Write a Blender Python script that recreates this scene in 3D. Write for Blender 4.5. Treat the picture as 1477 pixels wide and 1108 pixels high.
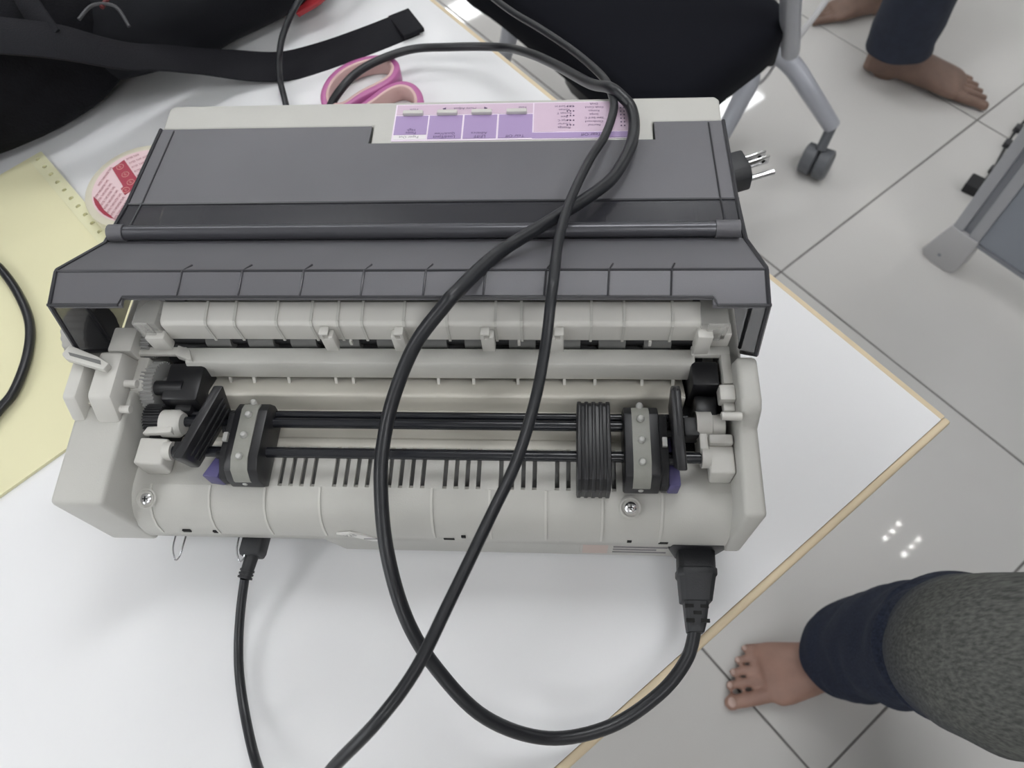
import bpy, bmesh, math, random
from mathutils import Vector, Matrix, Quaternion, noise
random.seed(7)
S = bpy.context.scene
COL = S.collection
for o in list(bpy.data.objects):
    bpy.data.objects.remove(o)
T = 0.70          # height of the table top above the floor; builder coordinates have z = 0 on the table top
PI = math.pi

# ------------------------------------------------------------------ camera
cd = bpy.data.cameras.new('camera')
cam = bpy.data.objects.new('camera', cd); COL.objects.link(cam)
cd.sensor_fit = 'HORIZONTAL'; cd.sensor_width = 36.0
cd.lens = 1061.53 / 1477 * 36.0
cd.clip_start = 0.02; cd.clip_end = 60
r_, u_, f_ = Vector((0.9978, 0.0376, -0.0548)), Vector((-0.0071, 0.8802, 0.4746)), Vector((-0.0661, 0.4732, -0.8785))
m3 = Matrix((r_, u_, -f_)).transposed()
cam.matrix_world = Matrix.Translation((0.082, -0.117, 0.4459 + T)) @ m3.to_4x4()
cd.dof.use_dof = True; cd.dof.focus_distance = 0.41; cd.dof.aperture_fstop = 13.0
S.camera = cam

# ------------------------------------------------------------------ world, colour management
w = bpy.data.worlds.new('world'); S.world = w; w.use_nodes = True
w.node_tree.nodes['Background'].inputs[0].default_value = (0.9, 0.95, 1.0, 1)
w.node_tree.nodes['Background'].inputs[1].default_value = 0.3
S.view_settings.view_transform = 'Standard'; S.view_settings.look = 'None'
S.view_settings.exposure = -0.50; S.view_settings.gamma = 1.0
S.view_settings.use_curve_mapping = False
LAMP = 24.0      # radiance of the ceiling luminaires

# ------------------------------------------------------------------ materials
MATS = {}
def pm(name, rgb, rough=0.5, metal=0.0, var=0.0, vscale=60.0, bump=0.0, bscale=300.0, alpha=1.0, spec=0.5, trans=0.0, coat=0.0, ior=1.5):
    m = bpy.data.materials.new(name); m.use_nodes = True
    nt = m.node_tree; b = nt.nodes['Principled BSDF']
    b.inputs['Base Color'].default_value = (*rgb, 1); b.inputs['Roughness'].default_value = rough
    b.inputs['Metallic'].default_value = metal; b.inputs['Alpha'].default_value = alpha
    b.inputs['Specular IOR Level'].default_value = spec; b.inputs['Transmission Weight'].default_value = trans
    b.inputs['Coat Weight'].default_value = coat; b.inputs['IOR'].default_value = ior
    tc = nt.nodes.new('ShaderNodeTexCoord')
    if var:
        n = nt.nodes.new('ShaderNodeTexNoise'); n.inputs['Scale'].default_value = vscale; n.inputs['Detail'].default_value = 6
        nt.links.new(tc.outputs['Object'], n.inputs['Vector'])
        r = nt.nodes.new('ShaderNodeValToRGB')
        r.color_ramp.elements[0].position = .3; r.color_ramp.elements[1].position = .7
        r.color_ramp.elements[0].color = (*[c * (1 - var) for c in rgb], 1)
        r.color_ramp.elements[1].color = (*[min(1, c * (1 + var)) for c in rgb], 1)
        nt.links.new(n.outputs['Fac'], r.inputs['Fac']); nt.links.new(r.outputs['Color'], b.inputs['Base Color'])
    if bump:
        n2 = nt.nodes.new('ShaderNodeTexNoise'); n2.inputs['Scale'].default_value = bscale; n2.inputs['Detail'].default_value = 3
        nt.links.new(tc.outputs['Object'], n2.inputs['Vector'])
        bp = nt.nodes.new('ShaderNodeBump'); bp.inputs['Strength'].default_value = bump; bp.inputs['Distance'].default_value = .001
        nt.links.new(n2.outputs['Fac'], bp.inputs['Height']); nt.links.new(bp.outputs['Normal'], b.inputs['Normal'])
    MATS[name] = m
    return m
def em(name, rgb, s):
    m = bpy.data.materials.new(name); m.use_nodes = True; nt = m.node_tree
    e = nt.nodes.new('ShaderNodeEmission'); e.inputs[0].default_value = (*rgb, 1); e.inputs[1].default_value = s
    nt.links.new(e.outputs[0], nt.nodes['Material Output'].inputs[0]); MATS[name] = m
    return m
pm('case', (.475, .468, .438), .45, var=.03, vscale=25, bump=.12, bscale=1500)
pm('case_light', (.56, .548, .515), .42, var=.02, vscale=25)
pm('guide', (.62, .595, .53), .5, var=.04, vscale=30)
pm('black', (.012, .012, .014), .38, var=.25, vscale=80)
pm('black_matte', (.014, .014, .016), .7, bump=.2, bscale=900)
pm('shaft', (.014, .015, .019), .22)
pm('cord', (.011, .012, .015), .36, bump=.05, bscale=500)
pm('plug', (.020, .021, .024), .5, bump=.15, bscale=1200)
pm('smoke', (.135, .133, .145), .40, var=.10, vscale=9, alpha=.86, bump=.16, bscale=1900)
pm('smoke_side', (.085, .085, .092), .35, alpha=.6)
pm('smoke_edge', (.030, .030, .035), .3)
pm('smoke_window', (.042, .042, .050), .2, var=.05, vscale=12, alpha=.74)
pm('rod_smoke', (.075, .075, .085), .28, metal=.35)
pm('mechanism', (.02, .02, .022), .6)
pm('gear_grey', (.34, .34, .33), .5)
pm('gear_black', (.02, .02, .022), .5)
pm('belt', (.25, .25, .225), .5, var=.06, vscale=200)
pm('pin', (.42, .42, .40), .35)
pm('blue_lever', (.085, .075, .19), .45)
pm('chrome', (.75, .75, .76), .18, metal=1)
pm('clear', (.62, .61, .58), .15, alpha=.38)
pm('roller', (.17, .17, .165), .6)
pm('dark_hole', (.01, .01, .01), .9)
pm('panel_pink', (.59, .45, .56), .45)
pm('panel_purple', (.36, .26, .47), .45)
pm('panel_line', (.80, .70, .80), .45)
pm('panel_white', (.78, .75, .76), .45)
pm('print_dark', (.10, .06, .14), .6)
pm('print_grey', (.22, .21, .22), .6)
pm('sticker', (.72, .71, .68), .5)
pm('label_grey', (.47, .46, .43), .5)
pm('label_pink', (.52, .42, .38), .5)
pm('knob', (.42, .41, .385), .5)
pm('table_white', (.78, .78, .79), .38, var=.012, vscale=5, spec=.3)
pm('edge_band', (.70, .58, .40), .5, var=.05, vscale=20)
pm('table_leg', (.55, .56, .58), .4, metal=.3)
pm('tile', (.60, .585, .565), .04, var=.025, vscale=3.0, spec=.55)
pm('grout', (.17, .16, .155), .85, var=.15, vscale=40)
pm('wall', (.78, .78, .77), .7, bump=.05, bscale=60)
pm('ceiling', (.82, .82, .81), .8)
pm('skirting', (.5, .5, .5), .5)
pm('paper', (.74, .705, .46), .7, var=.02, vscale=12)
pm('paper_margin', (.73, .71, .48), .7, var=.02, vscale=20)
pm('tape_side', (.66, .62, .50), .4, alpha=.95)
pm('tape_label', (.74, .56, .58), .5)
pm('tape_red', (.36, .045, .075), .5)
pm('tape_print', (.30, .07, .10), .6)
pm('tape_gold', (.62, .30, .27), .5)
pm('core', (.55, .42, .28), .8)
pm('scissor_pink', (.43, .12, .30), .35)
pm('scissor_inner', (.62, .42, .40), .5)
pm('steel', (.6, .6, .62), .25, metal=1)
pm('bag', (.0065, .0065, .0085), .85, var=.3, vscale=40, bump=.7, bscale=420, spec=.12)
pm('bag_smooth', (.009, .0095, .012), .7, var=.15, vscale=20, bump=.3, bscale=700, spec=.12)
pm('webbing', (.010, .010, .013), .75, bump=.5, bscale=900, spec=.2)
pm('wire_grey', (.07, .07, .075), .45, metal=.5)
pm('dark_red', (.10, .012, .014), .6)
pm('red', (.42, .03, .04), .5)
pm('seat', (.006, .0065, .010), .95, bump=.3, bscale=300, spec=.15)
pm('chair_grey', (.40, .41, .45), .33, metal=.25)
pm('caster', (.10, .105, .115), .45)
pm('alu', (.46, .47, .50), .35, metal=.45)
pm('alu_dark', (.26, .27, .30), .4, metal=.45)
pm('cap_plastic', (.46, .455, .46), .4)
pm('panel_blue', (.30, .325, .37), .5, var=.03, vscale=10)
pm('skin', (.30, .175, .135), .5, var=.12, vscale=35, bump=.1, bscale=200)
pm('skin_dark', (.20, .125, .095), .55, var=.12, vscale=35)
pm('nail', (.48, .34, .29), .3)
pm('navy', (.018, .023, .040), .85, var=.15, vscale=60, bump=.3, bscale=900)
em('tube_light', (.97, .985, 1.0), LAMP)
pm('shirt', (.10, .11, .12), .85, var=.08, vscale=50, bump=.2, bscale=700)
pm('hair', (.008, .007, .007), .6, var=.3, vscale=200, bump=.5, bscale=500)
pm('eye', (.7, .68, .65), .2)
pm('iris', (.02, .012, .008), .2)
em('fill_glow', (.95, .98, 1.0), 4.2)  # glow of the added window, fills the printer interior
em('spot_light', (1.0, .98, .95), LAMP * 4)

def denim(name, c0, c1, x0, x1):
    # washed denim: the fabric itself is paler and greyer on the thigh, with fine streaks along the leg
    m = bpy.data.materials.new(name); m.use_nodes = True; nt = m.node_tree; b = nt.nodes['Principled BSDF']
    b.inputs['Roughness'].default_value = .9; b.inputs['Specular IOR Level'].default_value = .2
    tc = nt.nodes.new('ShaderNodeTexCoord'); sp = nt.nodes.new('ShaderNodeSeparateXYZ')
    nt.links.new(tc.outputs['Object'], sp.inputs[0])
    mr = nt.nodes.new('ShaderNodeMapRange'); mr.inputs[1].default_value = x0; mr.inputs[2].default_value = x1
    nt.links.new(sp.outputs['Z'], mr.inputs[0])
    mx = nt.nodes.new('ShaderNodeMix'); mx.data_type = 'RGBA'
    mx.inputs[6].default_value = (*c0, 1); mx.inputs[7].default_value = (*c1, 1)
    nt.links.new(mr.outputs[0], mx.inputs[0])
    mp = nt.nodes.new('ShaderNodeMapping'); mp.inputs['Scale'].default_value = (22, 420, 300)
    nt.links.new(tc.outputs['Object'], mp.inputs[0])
    n = nt.nodes.new('ShaderNodeTexNoise'); n.inputs['Scale'].default_value = 1.0; n.inputs['Detail'].default_value = 5
    nt.links.new(mp.outputs[0], n.inputs['Vector'])
    m2 = nt.nodes.new('ShaderNodeMix'); m2.data_type = 'RGBA'; m2.blend_type = 'MULTIPLY'; m2.inputs[0].default_value = .75
    rp = nt.nodes.new('ShaderNodeValToRGB'); rp.color_ramp.elements[0].position = .33; rp.color_ramp.elements[1].position = .68
    rp.color_ramp.elements[0].color = (.45, .45, .45, 1); rp.color_ramp.elements[1].color = (1.3, 1.3, 1.25, 1)
    nt.links.new(n.outputs['Fac'], rp.inputs[0]); nt.links.new(mx.outputs[2], m2.inputs[6]); nt.links.new(rp.outputs[0], m2.inputs[7])
    nt.links.new(m2.outputs[2], b.inputs['Base Color'])
    bp = nt.nodes.new('ShaderNodeBump'); bp.inputs['Strength'].default_value = .4; bp.inputs['Distance'].default_value = .001
    nt.links.new(n.outputs['Fac'], bp.inputs['Height']); nt.links.new(bp.outputs[0], b.inputs['Normal'])
    MATS[name] = m
denim('denim', (.022, .028, .050), (.110, .113, .108), (.33), (.43))

# ------------------------------------------------------------------ helpers
def catmull(pts, n=8, closed=False):
    P = [Vector(p) for p in pts]; out = []; N = len(P)
    rng = range(N if closed else N - 1)
    for i in rng:
        if closed: a, b, c, d = P[i - 1], P[i], P[(i + 1) % N], P[(i + 2) % N]
        else: a, b, c, d = P[max(i - 1, 0)], P[i], P[i + 1], P[min(i + 2, N - 1)]
        for k in range(n):
            t = k / n
            out.append(.5 * ((2 * b) + (c - a) * t + (2 * a - 5 * b + 4 * c - d) * t * t + (3 * b - a - 3 * c + d) * t ** 3))
    if not closed: out.append(P[-1])
    return out

class MB:
    """collects shapes in one mesh"""
    def __init__(s): s.bm = bmesh.new()
    def face(s, pts):
        try: return s.bm.faces.new([s.bm.verts.new(p) for p in pts])
        except ValueError: return None
    def box(s, x0, x1, y0, y1, z0, z1, M=None):
        P = [Vector(p) for p in ((x0, y0, z0), (x1, y0, z0), (x1, y1, z0), (x0, y1, z0), (x0, y0, z1), (x1, y0, z1), (x1, y1, z1), (x0, y1, z1))]
        if M is not None: P = [M @ p for p in P]
        return s.hexa(P)
    def hexa(s, P):
        v = [s.bm.verts.new(p) for p in P]
        for f in ((0, 3, 2, 1), (4, 5, 6, 7), (0, 1, 5, 4), (1, 2, 6, 5), (2, 3, 7, 6), (3, 0, 4, 7)):
            s.bm.faces.new([v[i] for i in f])
        return s
    def prism(s, prof, a, b, axis='x', M=None):
        """profile polygon extruded along an axis: x -> (y,z), y -> (x,z), z -> (x,y)"""
        def P(p, t):
            q = {'x': (t, p[0], p[1]), 'y': (p[0], t, p[1]), 'z': (p[0], p[1], t)}[axis]
            q = Vector(q)
            return M @ q if M is not None else q
        A = [s.bm.verts.new(P(p, a)) for p in prof]; B = [s.bm.verts.new(P(p, b)) for p in prof]
        n = len(prof)
        for i in range(n):
            j = (i + 1) % n
            s.bm.faces.new((A[i], A[j], B[j], B[i]))
        s.bm.faces.new(A[::-1]); s.bm.faces.new(B)
        return s
    def rings(s, R, cap=True, closed=False):
        V = [[s.bm.verts.new(p) for p in r] for r in R]; n = len(V[0])
        m = len(V)
        for i in range(m if closed else m - 1):
            a, b = V[i], V[(i + 1) % m]
            for k in range(n):
                l = (k + 1) % n
                s.bm.faces.new((a[k], a[l], b[l], b[k]))
        if cap and not closed:
            s.bm.faces.new(V[0][::-1]); s.bm.faces.new(V[-1])
        return s
    def tube(s, pts, r, n=10, closed=False, cap=True, flat=None, up=None):
        """sweep; r number or list; flat=(w,h) gives a flat band section"""
        P = [Vector(p) for p in pts]; N = len(P); R = []
        nrm = None
        for i in range(N):
            if closed: t = (P[(i + 1) % N] - P[i - 1]).normalized()
            else: t = (P[min(i + 1, N - 1)] - P[max(i - 1, 0)]).normalized()
            if up is not None:
                nrm = Vector(up); nrm = (nrm - t * nrm.dot(t)).normalized()
            elif nrm is None:
                nrm = t.orthogonal().normalized()
            else:
                nrm = (nrm - t * nrm.dot(t)).normalized()
            bi = t.cross(nrm)
            if flat:
                wd, h = flat; e = min(wd, h) * .3
                sec = [(-wd + e, -h), (wd - e, -h), (wd, -h + e), (wd, h - e), (wd - e, h), (-wd + e, h), (-wd, h - e), (-wd, -h + e)]
                R.append([P[i] + bi * a + nrm * b for a, b in sec])
            else:
                rr = r[i] if isinstance(r, (list, tuple)) else r
                R.append([P[i] + (nrm * math.cos(2 * PI * k / n) + bi * math.sin(2 * PI * k / n)) * rr for k in range(n)])
        return s.rings(R, cap, closed)
    def cyl(s, a, b, r, n=20, r2=None):
        a, b = Vector(a), Vector(b); t = (b - a).normalized(); u = t.orthogonal().normalized(); v = t.cross(u)
        ring = lambda c, q: [c + (u * math.cos(2 * PI * k / n) + v * math.sin(2 * PI * k / n)) * q for k in range(n)]
        return s.rings([ring(a, r), ring(b, r if r2 is None else r2)])
    def lathe(s, c, prof, axis=(0, 0, 1), n=28):
        """prof: (radius, height) list along the axis"""
        c = Vector(c); t = Vector(axis).normalized(); u = t.orthogonal().normalized(); v = t.cross(u)
        return s.rings([[c + t * h + (u * math.cos(2 * PI * k / n) + v * math.sin(2 * PI * k / n)) * max(q, 1e-5) for k in range(n)] for q, h in prof])
    def gear(s, c, r, wd, teeth=30, axis=(1, 0, 0), dep=.0012):
        c = Vector(c); t = Vector(axis).normalized(); u = t.orthogonal().normalized(); v = t.cross(u)
        n = teeth * 4
        rad = [r if (k % 4) in (0, 1) else r - dep for k in range(n)]
        ring = lambda h: [c + t * h + (u * math.cos(2 * PI * k / n) + v * math.sin(2 * PI * k / n)) * rad[k] for k in range(n)]
        return s.rings([ring(-wd / 2), ring(wd / 2)])
    def ellipsoid(s, c, rx, ry, rz, M=None, nu=20, nv=12, e1=1.0, e2=1.0):
        c = Vector(c); sg = lambda x, e: math.copysign(abs(x) ** e, x); R = []
        for i in range(1, nv):
            ph = -PI / 2 + PI * i / nv; row = []
            for k in range(nu):
                th = 2 * PI * k / nu
                p = Vector((rx * sg(math.cos(ph), e1) * sg(math.cos(th), e2), ry * sg(math.cos(ph), e1) * sg(math.sin(th), e2), rz * sg(math.sin(ph), e1)))
                row.append(c + (M @ p if M is not None else p))
            R.append(row)
        return s.rings(R)
    def build(s, name, mat, parent=None, bevel=0, seg=2, smooth=40, sub=0):
        bm = s.bm
        bmesh.ops.remove_doubles(bm, verts=bm.verts, dist=1e-6)
        bmesh.ops.recalc_face_normals(bm, faces=bm.faces)
        if bevel:
            ed = [e for e in bm.edges if len(e.link_faces) == 2 and e.calc_face_angle(0) > math.radians(28)]
            bmesh.ops.bevel(bm, geom=ed, offset=bevel, segments=seg, profile=.5, affect='EDGES', clamp_overlap=True)
        # origin at the base centre of the shape
        lo = Vector([min(v.co[i] for v in bm.verts) for i in range(3)]); hi = Vector([max(v.co[i] for v in bm.verts) for i in range(3)])
        o = Vector(((lo.x + hi.x) / 2, (lo.y + hi.y) / 2, lo.z))
        bmesh.ops.translate(bm, verts=bm.verts, vec=-o)
        me = bpy.data.meshes.new(name); bm.to_mesh(me); bm.free()
        if smooth:
            for p in me.polygons: p.use_smooth = True
            me.set_sharp_from_angle(angle=math.radians(smooth))
        ob = bpy.data.objects.new(name, me); COL.objects.link(ob)
        me.materials.append(MATS[mat])
        place(ob, o + Vector((0, 0, T)), parent)
        if sub:
            md = ob.modifiers.new('subdivision', 'SUBSURF'); md.levels = sub; md.render_levels = sub
        return ob
WPOS = {}
def place(ob, wloc, parent):
    WPOS[ob] = Vector(wloc)
    if parent is not None:
        ob.parent = parent; ob.location = Vector(wloc) - WPOS[parent]
    else:
        ob.location = wloc
def copy_at(src, name, wloc_builder, parent):
    ob = src.copy(); ob.name = name; COL.objects.link(ob)
    place(ob, Vector(wloc_builder) + Vector((0, 0, T)), parent)
    return ob
def empty(name, loc):
    e = bpy.data.objects.new(name, None); e.empty_display_size = .05; COL.objects.link(e)
    place(e, Vector(loc) + Vector((0, 0, T)), None)
    return e
def tag(o, label, cat, group=None):
    o['label'] = label; o['category'] = cat
    if group: o['group'] = group
    return o
def struct(o): o['kind'] = 'structure'; return o
def text(body, size, loc, rotz, mat, parent, name='printed_text', align='CENTER', M=None, sx=1.0):
    cu = bpy.data.curves.new(name, 'FONT'); cu.body = body; cu.size = size; cu.align_x = align; cu.align_y = 'CENTER'; cu.resolution_u = 2
    tmp = bpy.data.objects.new(name, cu); COL.objects.link(tmp)
    dg = bpy.context.evaluated_depsgraph_get()
    me = bpy.data.meshes.new_from_object(tmp.evaluated_get(dg))
    bpy.data.objects.remove(tmp); bpy.data.curves.remove(cu)
    if M is None: M = Matrix.Rotation(rotz, 4, 'Z') @ Matrix.Diagonal((sx, 1, 1, 1))
    me.transform(M); me.materials.clear(); me.materials.append(MATS[mat])
    ob = bpy.data.objects.new(name, me); COL.objects.link(ob)
    place(ob, Vector(loc) + Vector((0, 0, T)), parent)
    return ob

# ------------------------------------------------------------------ the room
GA = math.radians(-49.23)
G1 = Vector((math.cos(GA), math.sin(GA), 0)); G2 = Vector((-math.sin(GA), math.cos(GA), 0))
GO = Vector((.4949, .7451, -T))            # a corner of the tile grid
RG = Matrix.Rotation(GA, 4, 'Z')
def gp(a, b, z=0.0): return GO + G1 * a + G2 * b + Vector((0, 0, z))
def gbox(a0, a1, b0, b1, z0, z1, name, mat, parent=None, bevel=0):
    m = MB(); m.box(a0, a1, b0, b1, z0, z1, Matrix.Translation(GO) @ RG)
    return m.build(name, mat, parent, bevel)
A0, A1, B0, B1, HC = -4.8, 4.2, -4.2, 4.8, 2.6
floor = struct(gbox(A0, A1, B0, B1, -.06, -.0015, 'floor', 'grout'))
tm = MB(); hs = .3 - .0017; tm.box(-hs, hs, -hs, hs, -.012, 0, RG)
t0 = tm.build('floor_tile', 'tile', floor, bevel=.0008, seg=1)
first = True
for i in range(-8, 7):
    for j in range(-7, 8):
        c = gp(.6 * i + .3, .6 * j + .3, -.012)
        if first: place(t0, c + Vector((0, 0, T)), floor); first = False
        else: copy_at(t0, 'floor_tile', c, floor)
struct(gbox(A0, A1, B0, B1, HC, HC + .08, 'ceiling', 'ceiling'))
struct(gbox(A0 - .1, A0, B0, B1, 0, HC, 'wall_left', 'wall'))
struct(gbox(A1, A1 + .1, B0, B1, 0, HC, 'wall_right', 'wall'))
struct(gbox(A0, A1, B1, B1 + .1, 0, HC, 'wall_back', 'wall'))
struct(gbox(A0, A1, B0 - .1, B0, 0, HC, 'wall_front', 'wall'))
struct(gbox(A0, A0 + .012, B0, B1, 0, .09, 'baseboard_left', 'skirting'))
struct(gbox(A1 - .012, A1, B0, B1, 0, .09, 'baseboard_right', 'skirting'))
struct(gbox(A0 + .012, A1 - .012, B1 - .012, B1, 0, .09, 'baseboard_back', 'skirting'))
struct(gbox(A0 + .012, A1 - .012, B0, B0 + .012, 0, .09, 'baseboard_front', 'skirting'))
# unseen window added as soft fill light behind the camera's left shoulder
wn = struct(gbox(-1.45, 1.35, B0 + .0005, B0 + .004, .90, 2.25, 'added_window_1', 'cap_plastic'))
for k in range(4):
    a0 = -1.42 + k * .69
    gbox(a0 + .03, a0 + .66, B0 + .006, B0 + .012, .95, 2.20, 'glow_pane', 'fill_glow', wn)
for k in range(5):
    a0 = -1.45 + k * .69
    gbox(a0, a0 + .05, B0 + .004, B0 + .05, .90, 2.25, 'added_mullion', 'alu', wn)
for z0 in (.90, 2.20): gbox(-1.45, 1.36, B0 + .004, B0 + .05, z0, z0 + .05, 'added_rail', 'alu', wn)
def luminaire(a, b, label, la=.25, lb=1.2):
    c = gp(a, b, HC - .05); e = empty('ceiling_light', c)
    tag(e, label, 'ceiling light', 'long ceiling luminaires')
    gbox(a - la / 2 - .015, a - la / 2, b - lb / 2 - .015, b + lb / 2 + .015, HC - .05, HC - .001, 'frame_rail', 'cap_plastic', e)
    gbox(a + la / 2, a + la / 2 + .015, b - lb / 2 - .015, b + lb / 2 + .015, HC - .05, HC - .001, 'frame_rail', 'cap_plastic', e)
    gbox(a - la / 2, a + la / 2, b - lb / 2 - .015, b - lb / 2, HC - .05, HC - .001, 'frame_rail', 'cap_plastic', e)
    gbox(a - la / 2, a + la / 2, b + lb / 2, b + lb / 2 + .015, HC - .05, HC - .001, 'frame_rail', 'cap_plastic', e)
    gbox(a - la / 2, a + la / 2, b - lb / 2, b + lb / 2, HC - .045, HC - .005, 'diffuser', 'tube_light', e)
for a, b, *lab in ((-2.07, 2.42, 'long white ceiling luminaire mirrored on the tiles beside the swivel chair'),
                  (-4.19, 2.0, 'long white ceiling luminaire mirrored at the far table edge'),
                  (-2.07, -.4, 'added unseen long white ceiling luminaire over the backpack end of the table'),
                  (-.55, -2.7, 'added unseen long white ceiling luminaire over the near left of the table'),
                  (1.36, -.64, 'added unseen long white ceiling luminaire just behind the camera'),
                  (-.29, .06, 'added unseen long white ceiling luminaire above the far side of the printer', .25, 1.1),
                  (2.3, -2.2, 'added unseen long white ceiling luminaire behind the photographer'),
                  (2.5, 1.0, 'added unseen long white ceiling luminaire to the right of the photographer'),
                  (.96, 3.9, 'added unseen long white ceiling luminaire beyond the partition screen')):
    luminaire(a, b, *lab)  # only the first two show mirrored; the rest are unseen, added for lighting
# spotlight cluster whose six points mirror in the tiles
c0 = Vector((1.795, 1.02, 1.9 - .03)); e = empty('spotlight_cluster', c0)
tag(e, 'small ceiling fitting of six spot lamps mirrored in the tiles', 'ceiling light')
MS = Matrix.Translation(c0) @ Matrix.Rotation(GA + .05, 4, 'Z')
m = MB(); m.box(-.09, .09, -.11, .11, .008, .029, MS); m.build('housing', 'cap_plastic', e, bevel=.003)
for ia in (-1, 1):
    for ib in (-1, 0, 1):
        p = MS @ Vector((ia * .055, ib * .056, .008)); m = MB(); m.cyl(p, p - Vector((0, 0, .006)), .0065, 14); m.build('spot_lamp', 'spot_light', e)

# ------------------------------------------------------------------ the table
tc_ = Vector((.3317, .0989, 0)); ta = math.radians(-57.82 + 7.95)
U = -Vector((math.cos(ta), math.sin(ta), 0)); V = Vector((math.sin(ta), -math.cos(ta), 0))   # along the far edge, along the near edge
MT = Matrix(((U.x, V.x, 0, tc_.x), (U.y, V.y, 0, tc_.y), (0, 0, 1, 0), (0, 0, 0, 1)))
tb = empty('table', tc_ + U * .8 + V * .4 - Vector((0, 0, T)))
tag(tb, 'white laminate table with beige edge band carrying the printer', 'table')
m = MB(); m.box(.0022, 1.6, .0022, .8, -.024, 0, MT); m.build('table_top', 'table_white', tb)
m = MB(); m.box(-.0030, .0022, -.002, .8, -.0245, -.0002, MT); m.build('edge_band', 'edge_band', tb, bevel=.0018, seg=3)
m = MB(); m.box(.0022, 1.6, -.002, .0022, -.0245, -.0002, MT); m.build('edge_band', 'edge_band', tb, bevel=.0006)
for uu in (.5, 1.52):
    for vv in (.22, .72):
        m = MB(); m.box(uu - .02, uu + .02, vv - .02, vv + .02, -.70, -.024, MT); m.build('leg', 'table_leg', tb, bevel=.003)

# ------------------------------------------------------------------ the printer
PR = empty('dot_matrix_printer', (0, .1375, 0))
tag(PR, 'beige dot matrix printer with smoked cover, seen from its tractor-feed rear', 'printer')
# base
m = MB(); m.box(-.176, .176, .034, .270, .006, .062); m.build('lower_case', 'case', PR, bevel=.003)
m = MB(); m.prism([(-.064, .036), (-.050, .003), (.150, .003), (.168, .012), (.170, .048), (-.064, .048)], .0045, .04, 'y'); base = m.build('rear_base', 'case', PR, bevel=.0015)
for x in (-.15, .15):
    for y in (.05, .25):
        m = MB(); m.cyl((x, y, 0), (x, y, .007), .009, 18); m.build('rubber_foot', 'black_matte', PR)
# rating label on the rear wall
m = MB(); m.box(.094, .148, .0036, .0044, .010, .034); lb = m.build('rating_label', 'label_grey', PR)
m = MB(); m.box(.0955, .110, .0032, .0036, .012, .032); m.build('label_field', 'label_pink', lb)
for k in range(4):
    m = MB(); m.box(.113, .144 - .006 * (k % 2), .0032, .0036, .014 + .005 * k, .0155 + .005 * k); m.build('label_line', 'print_grey', lb)
# side walls
def side(x0, x1, prof, name):
    m = MB(); m.prism(prof, x0, x1, 'x'); return m.build(name, 'case', PR, bevel=.0028, seg=3)
sl = side(-.1832, -.1545, [(0, .031), (0, .094), (.045, .0975), (.080, .0975), (.097, .084), (.272, .084), (.272, .020), (.05, .020), (.02, .031)], 'side_wall')
sr = side(.1722, .1832, [(0, .031), (0, .094), (.045, .0975), (.050, .109), (.055, .112), (.080, .112), (.084, .098), (.097, .084), (.272, .084), (.272, .020), (.05, .020), (.02, .031)], 'side_wall')
# two raised lugs of the left wall with the slot between them
m = MB(); m.prism([(.0455, .0970), (.053, .112), (.080, .1135), (.084, .097)], -.1832, -.1755, 'x'); m.build('lug', 'case_light', PR, bevel=.0016)
m = MB(); m.prism([(.0445, .0970), (.053, .113), (.080, .1145), (.084, .097)], -.1690, -.1555, 'x'); m.build('lug', 'case_light', PR, bevel=.0022)
m = MB(); m.box(-.1755, -.1690, .055, .084, .0965, .100); m.build('slot_floor', 'guide', PR)
# paper release lever beside the lugs
m = MB(); m.prism([(-.1865, .0755), (-.183, .0725), (-.160, .0660), (-.158, .0700), (-.166, .0745), (-.184, .0815)], .1145, .119, 'z'); lv = m.build('release_lever', 'case_light', PR, bevel=.0010)
m = MB(); m.prism([(-.1825, .0765), (-.181, .0745), (-.162, .0690), (-.163, .0715)], .1188, .1193, 'z'); m.build('lever_groove', 'roller', lv)
m = MB(); m.cyl((-.1565, .0655, .104), (-.149, .0655, .104), .0022, 12); m.build('peg', 'case_light', PR)
m = MB(); m.cyl((-.1565, .0515, .101), (-.150, .0515, .101), .0022, 12); m.build('peg', 'case_light', PR)
m = MB(); m.cyl((.163, .0485, .106), (.173, .0485, .106), .0022, 12); m.build('peg', 'case_light', PR)
# feed knob on the left flank
m = MB()
n = 96; ring = lambda x, k_: [(x, .103 + math.cos(2 * PI * k / n) * (k_ - (.0006 if k % 4 < 2 else 0)), .094 + math.sin(2 * PI * k / n) * (k_ - (.0006 if k % 4 < 2 else 0))) for k in range(n)]
m.rings([[Vector(p) for p in ring(x, q)] for x, q in ((-.185, .0165), (-.186, .0175), (-.199, .0175), (-.2005, .016))]); m.build('feed_knob', 'knob', PR)

# curved rear deck (the part above the connectors)
DX0, DX1 = -.1550, .1725
curve = [(.0, .040), (.0, .0475), (.0012, .0555), (.0042, .0625), (.0088, .0677), (.0142, .0708), (.0198, .0722)]
inner = [(y + .0022, z - .0020) for y, z in curve[::-1]]
m = MB(); m.prism(curve + inner, DX0, DX1, 'x'); dk = m.build('rear_deck', 'case', PR, smooth=50)
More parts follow.
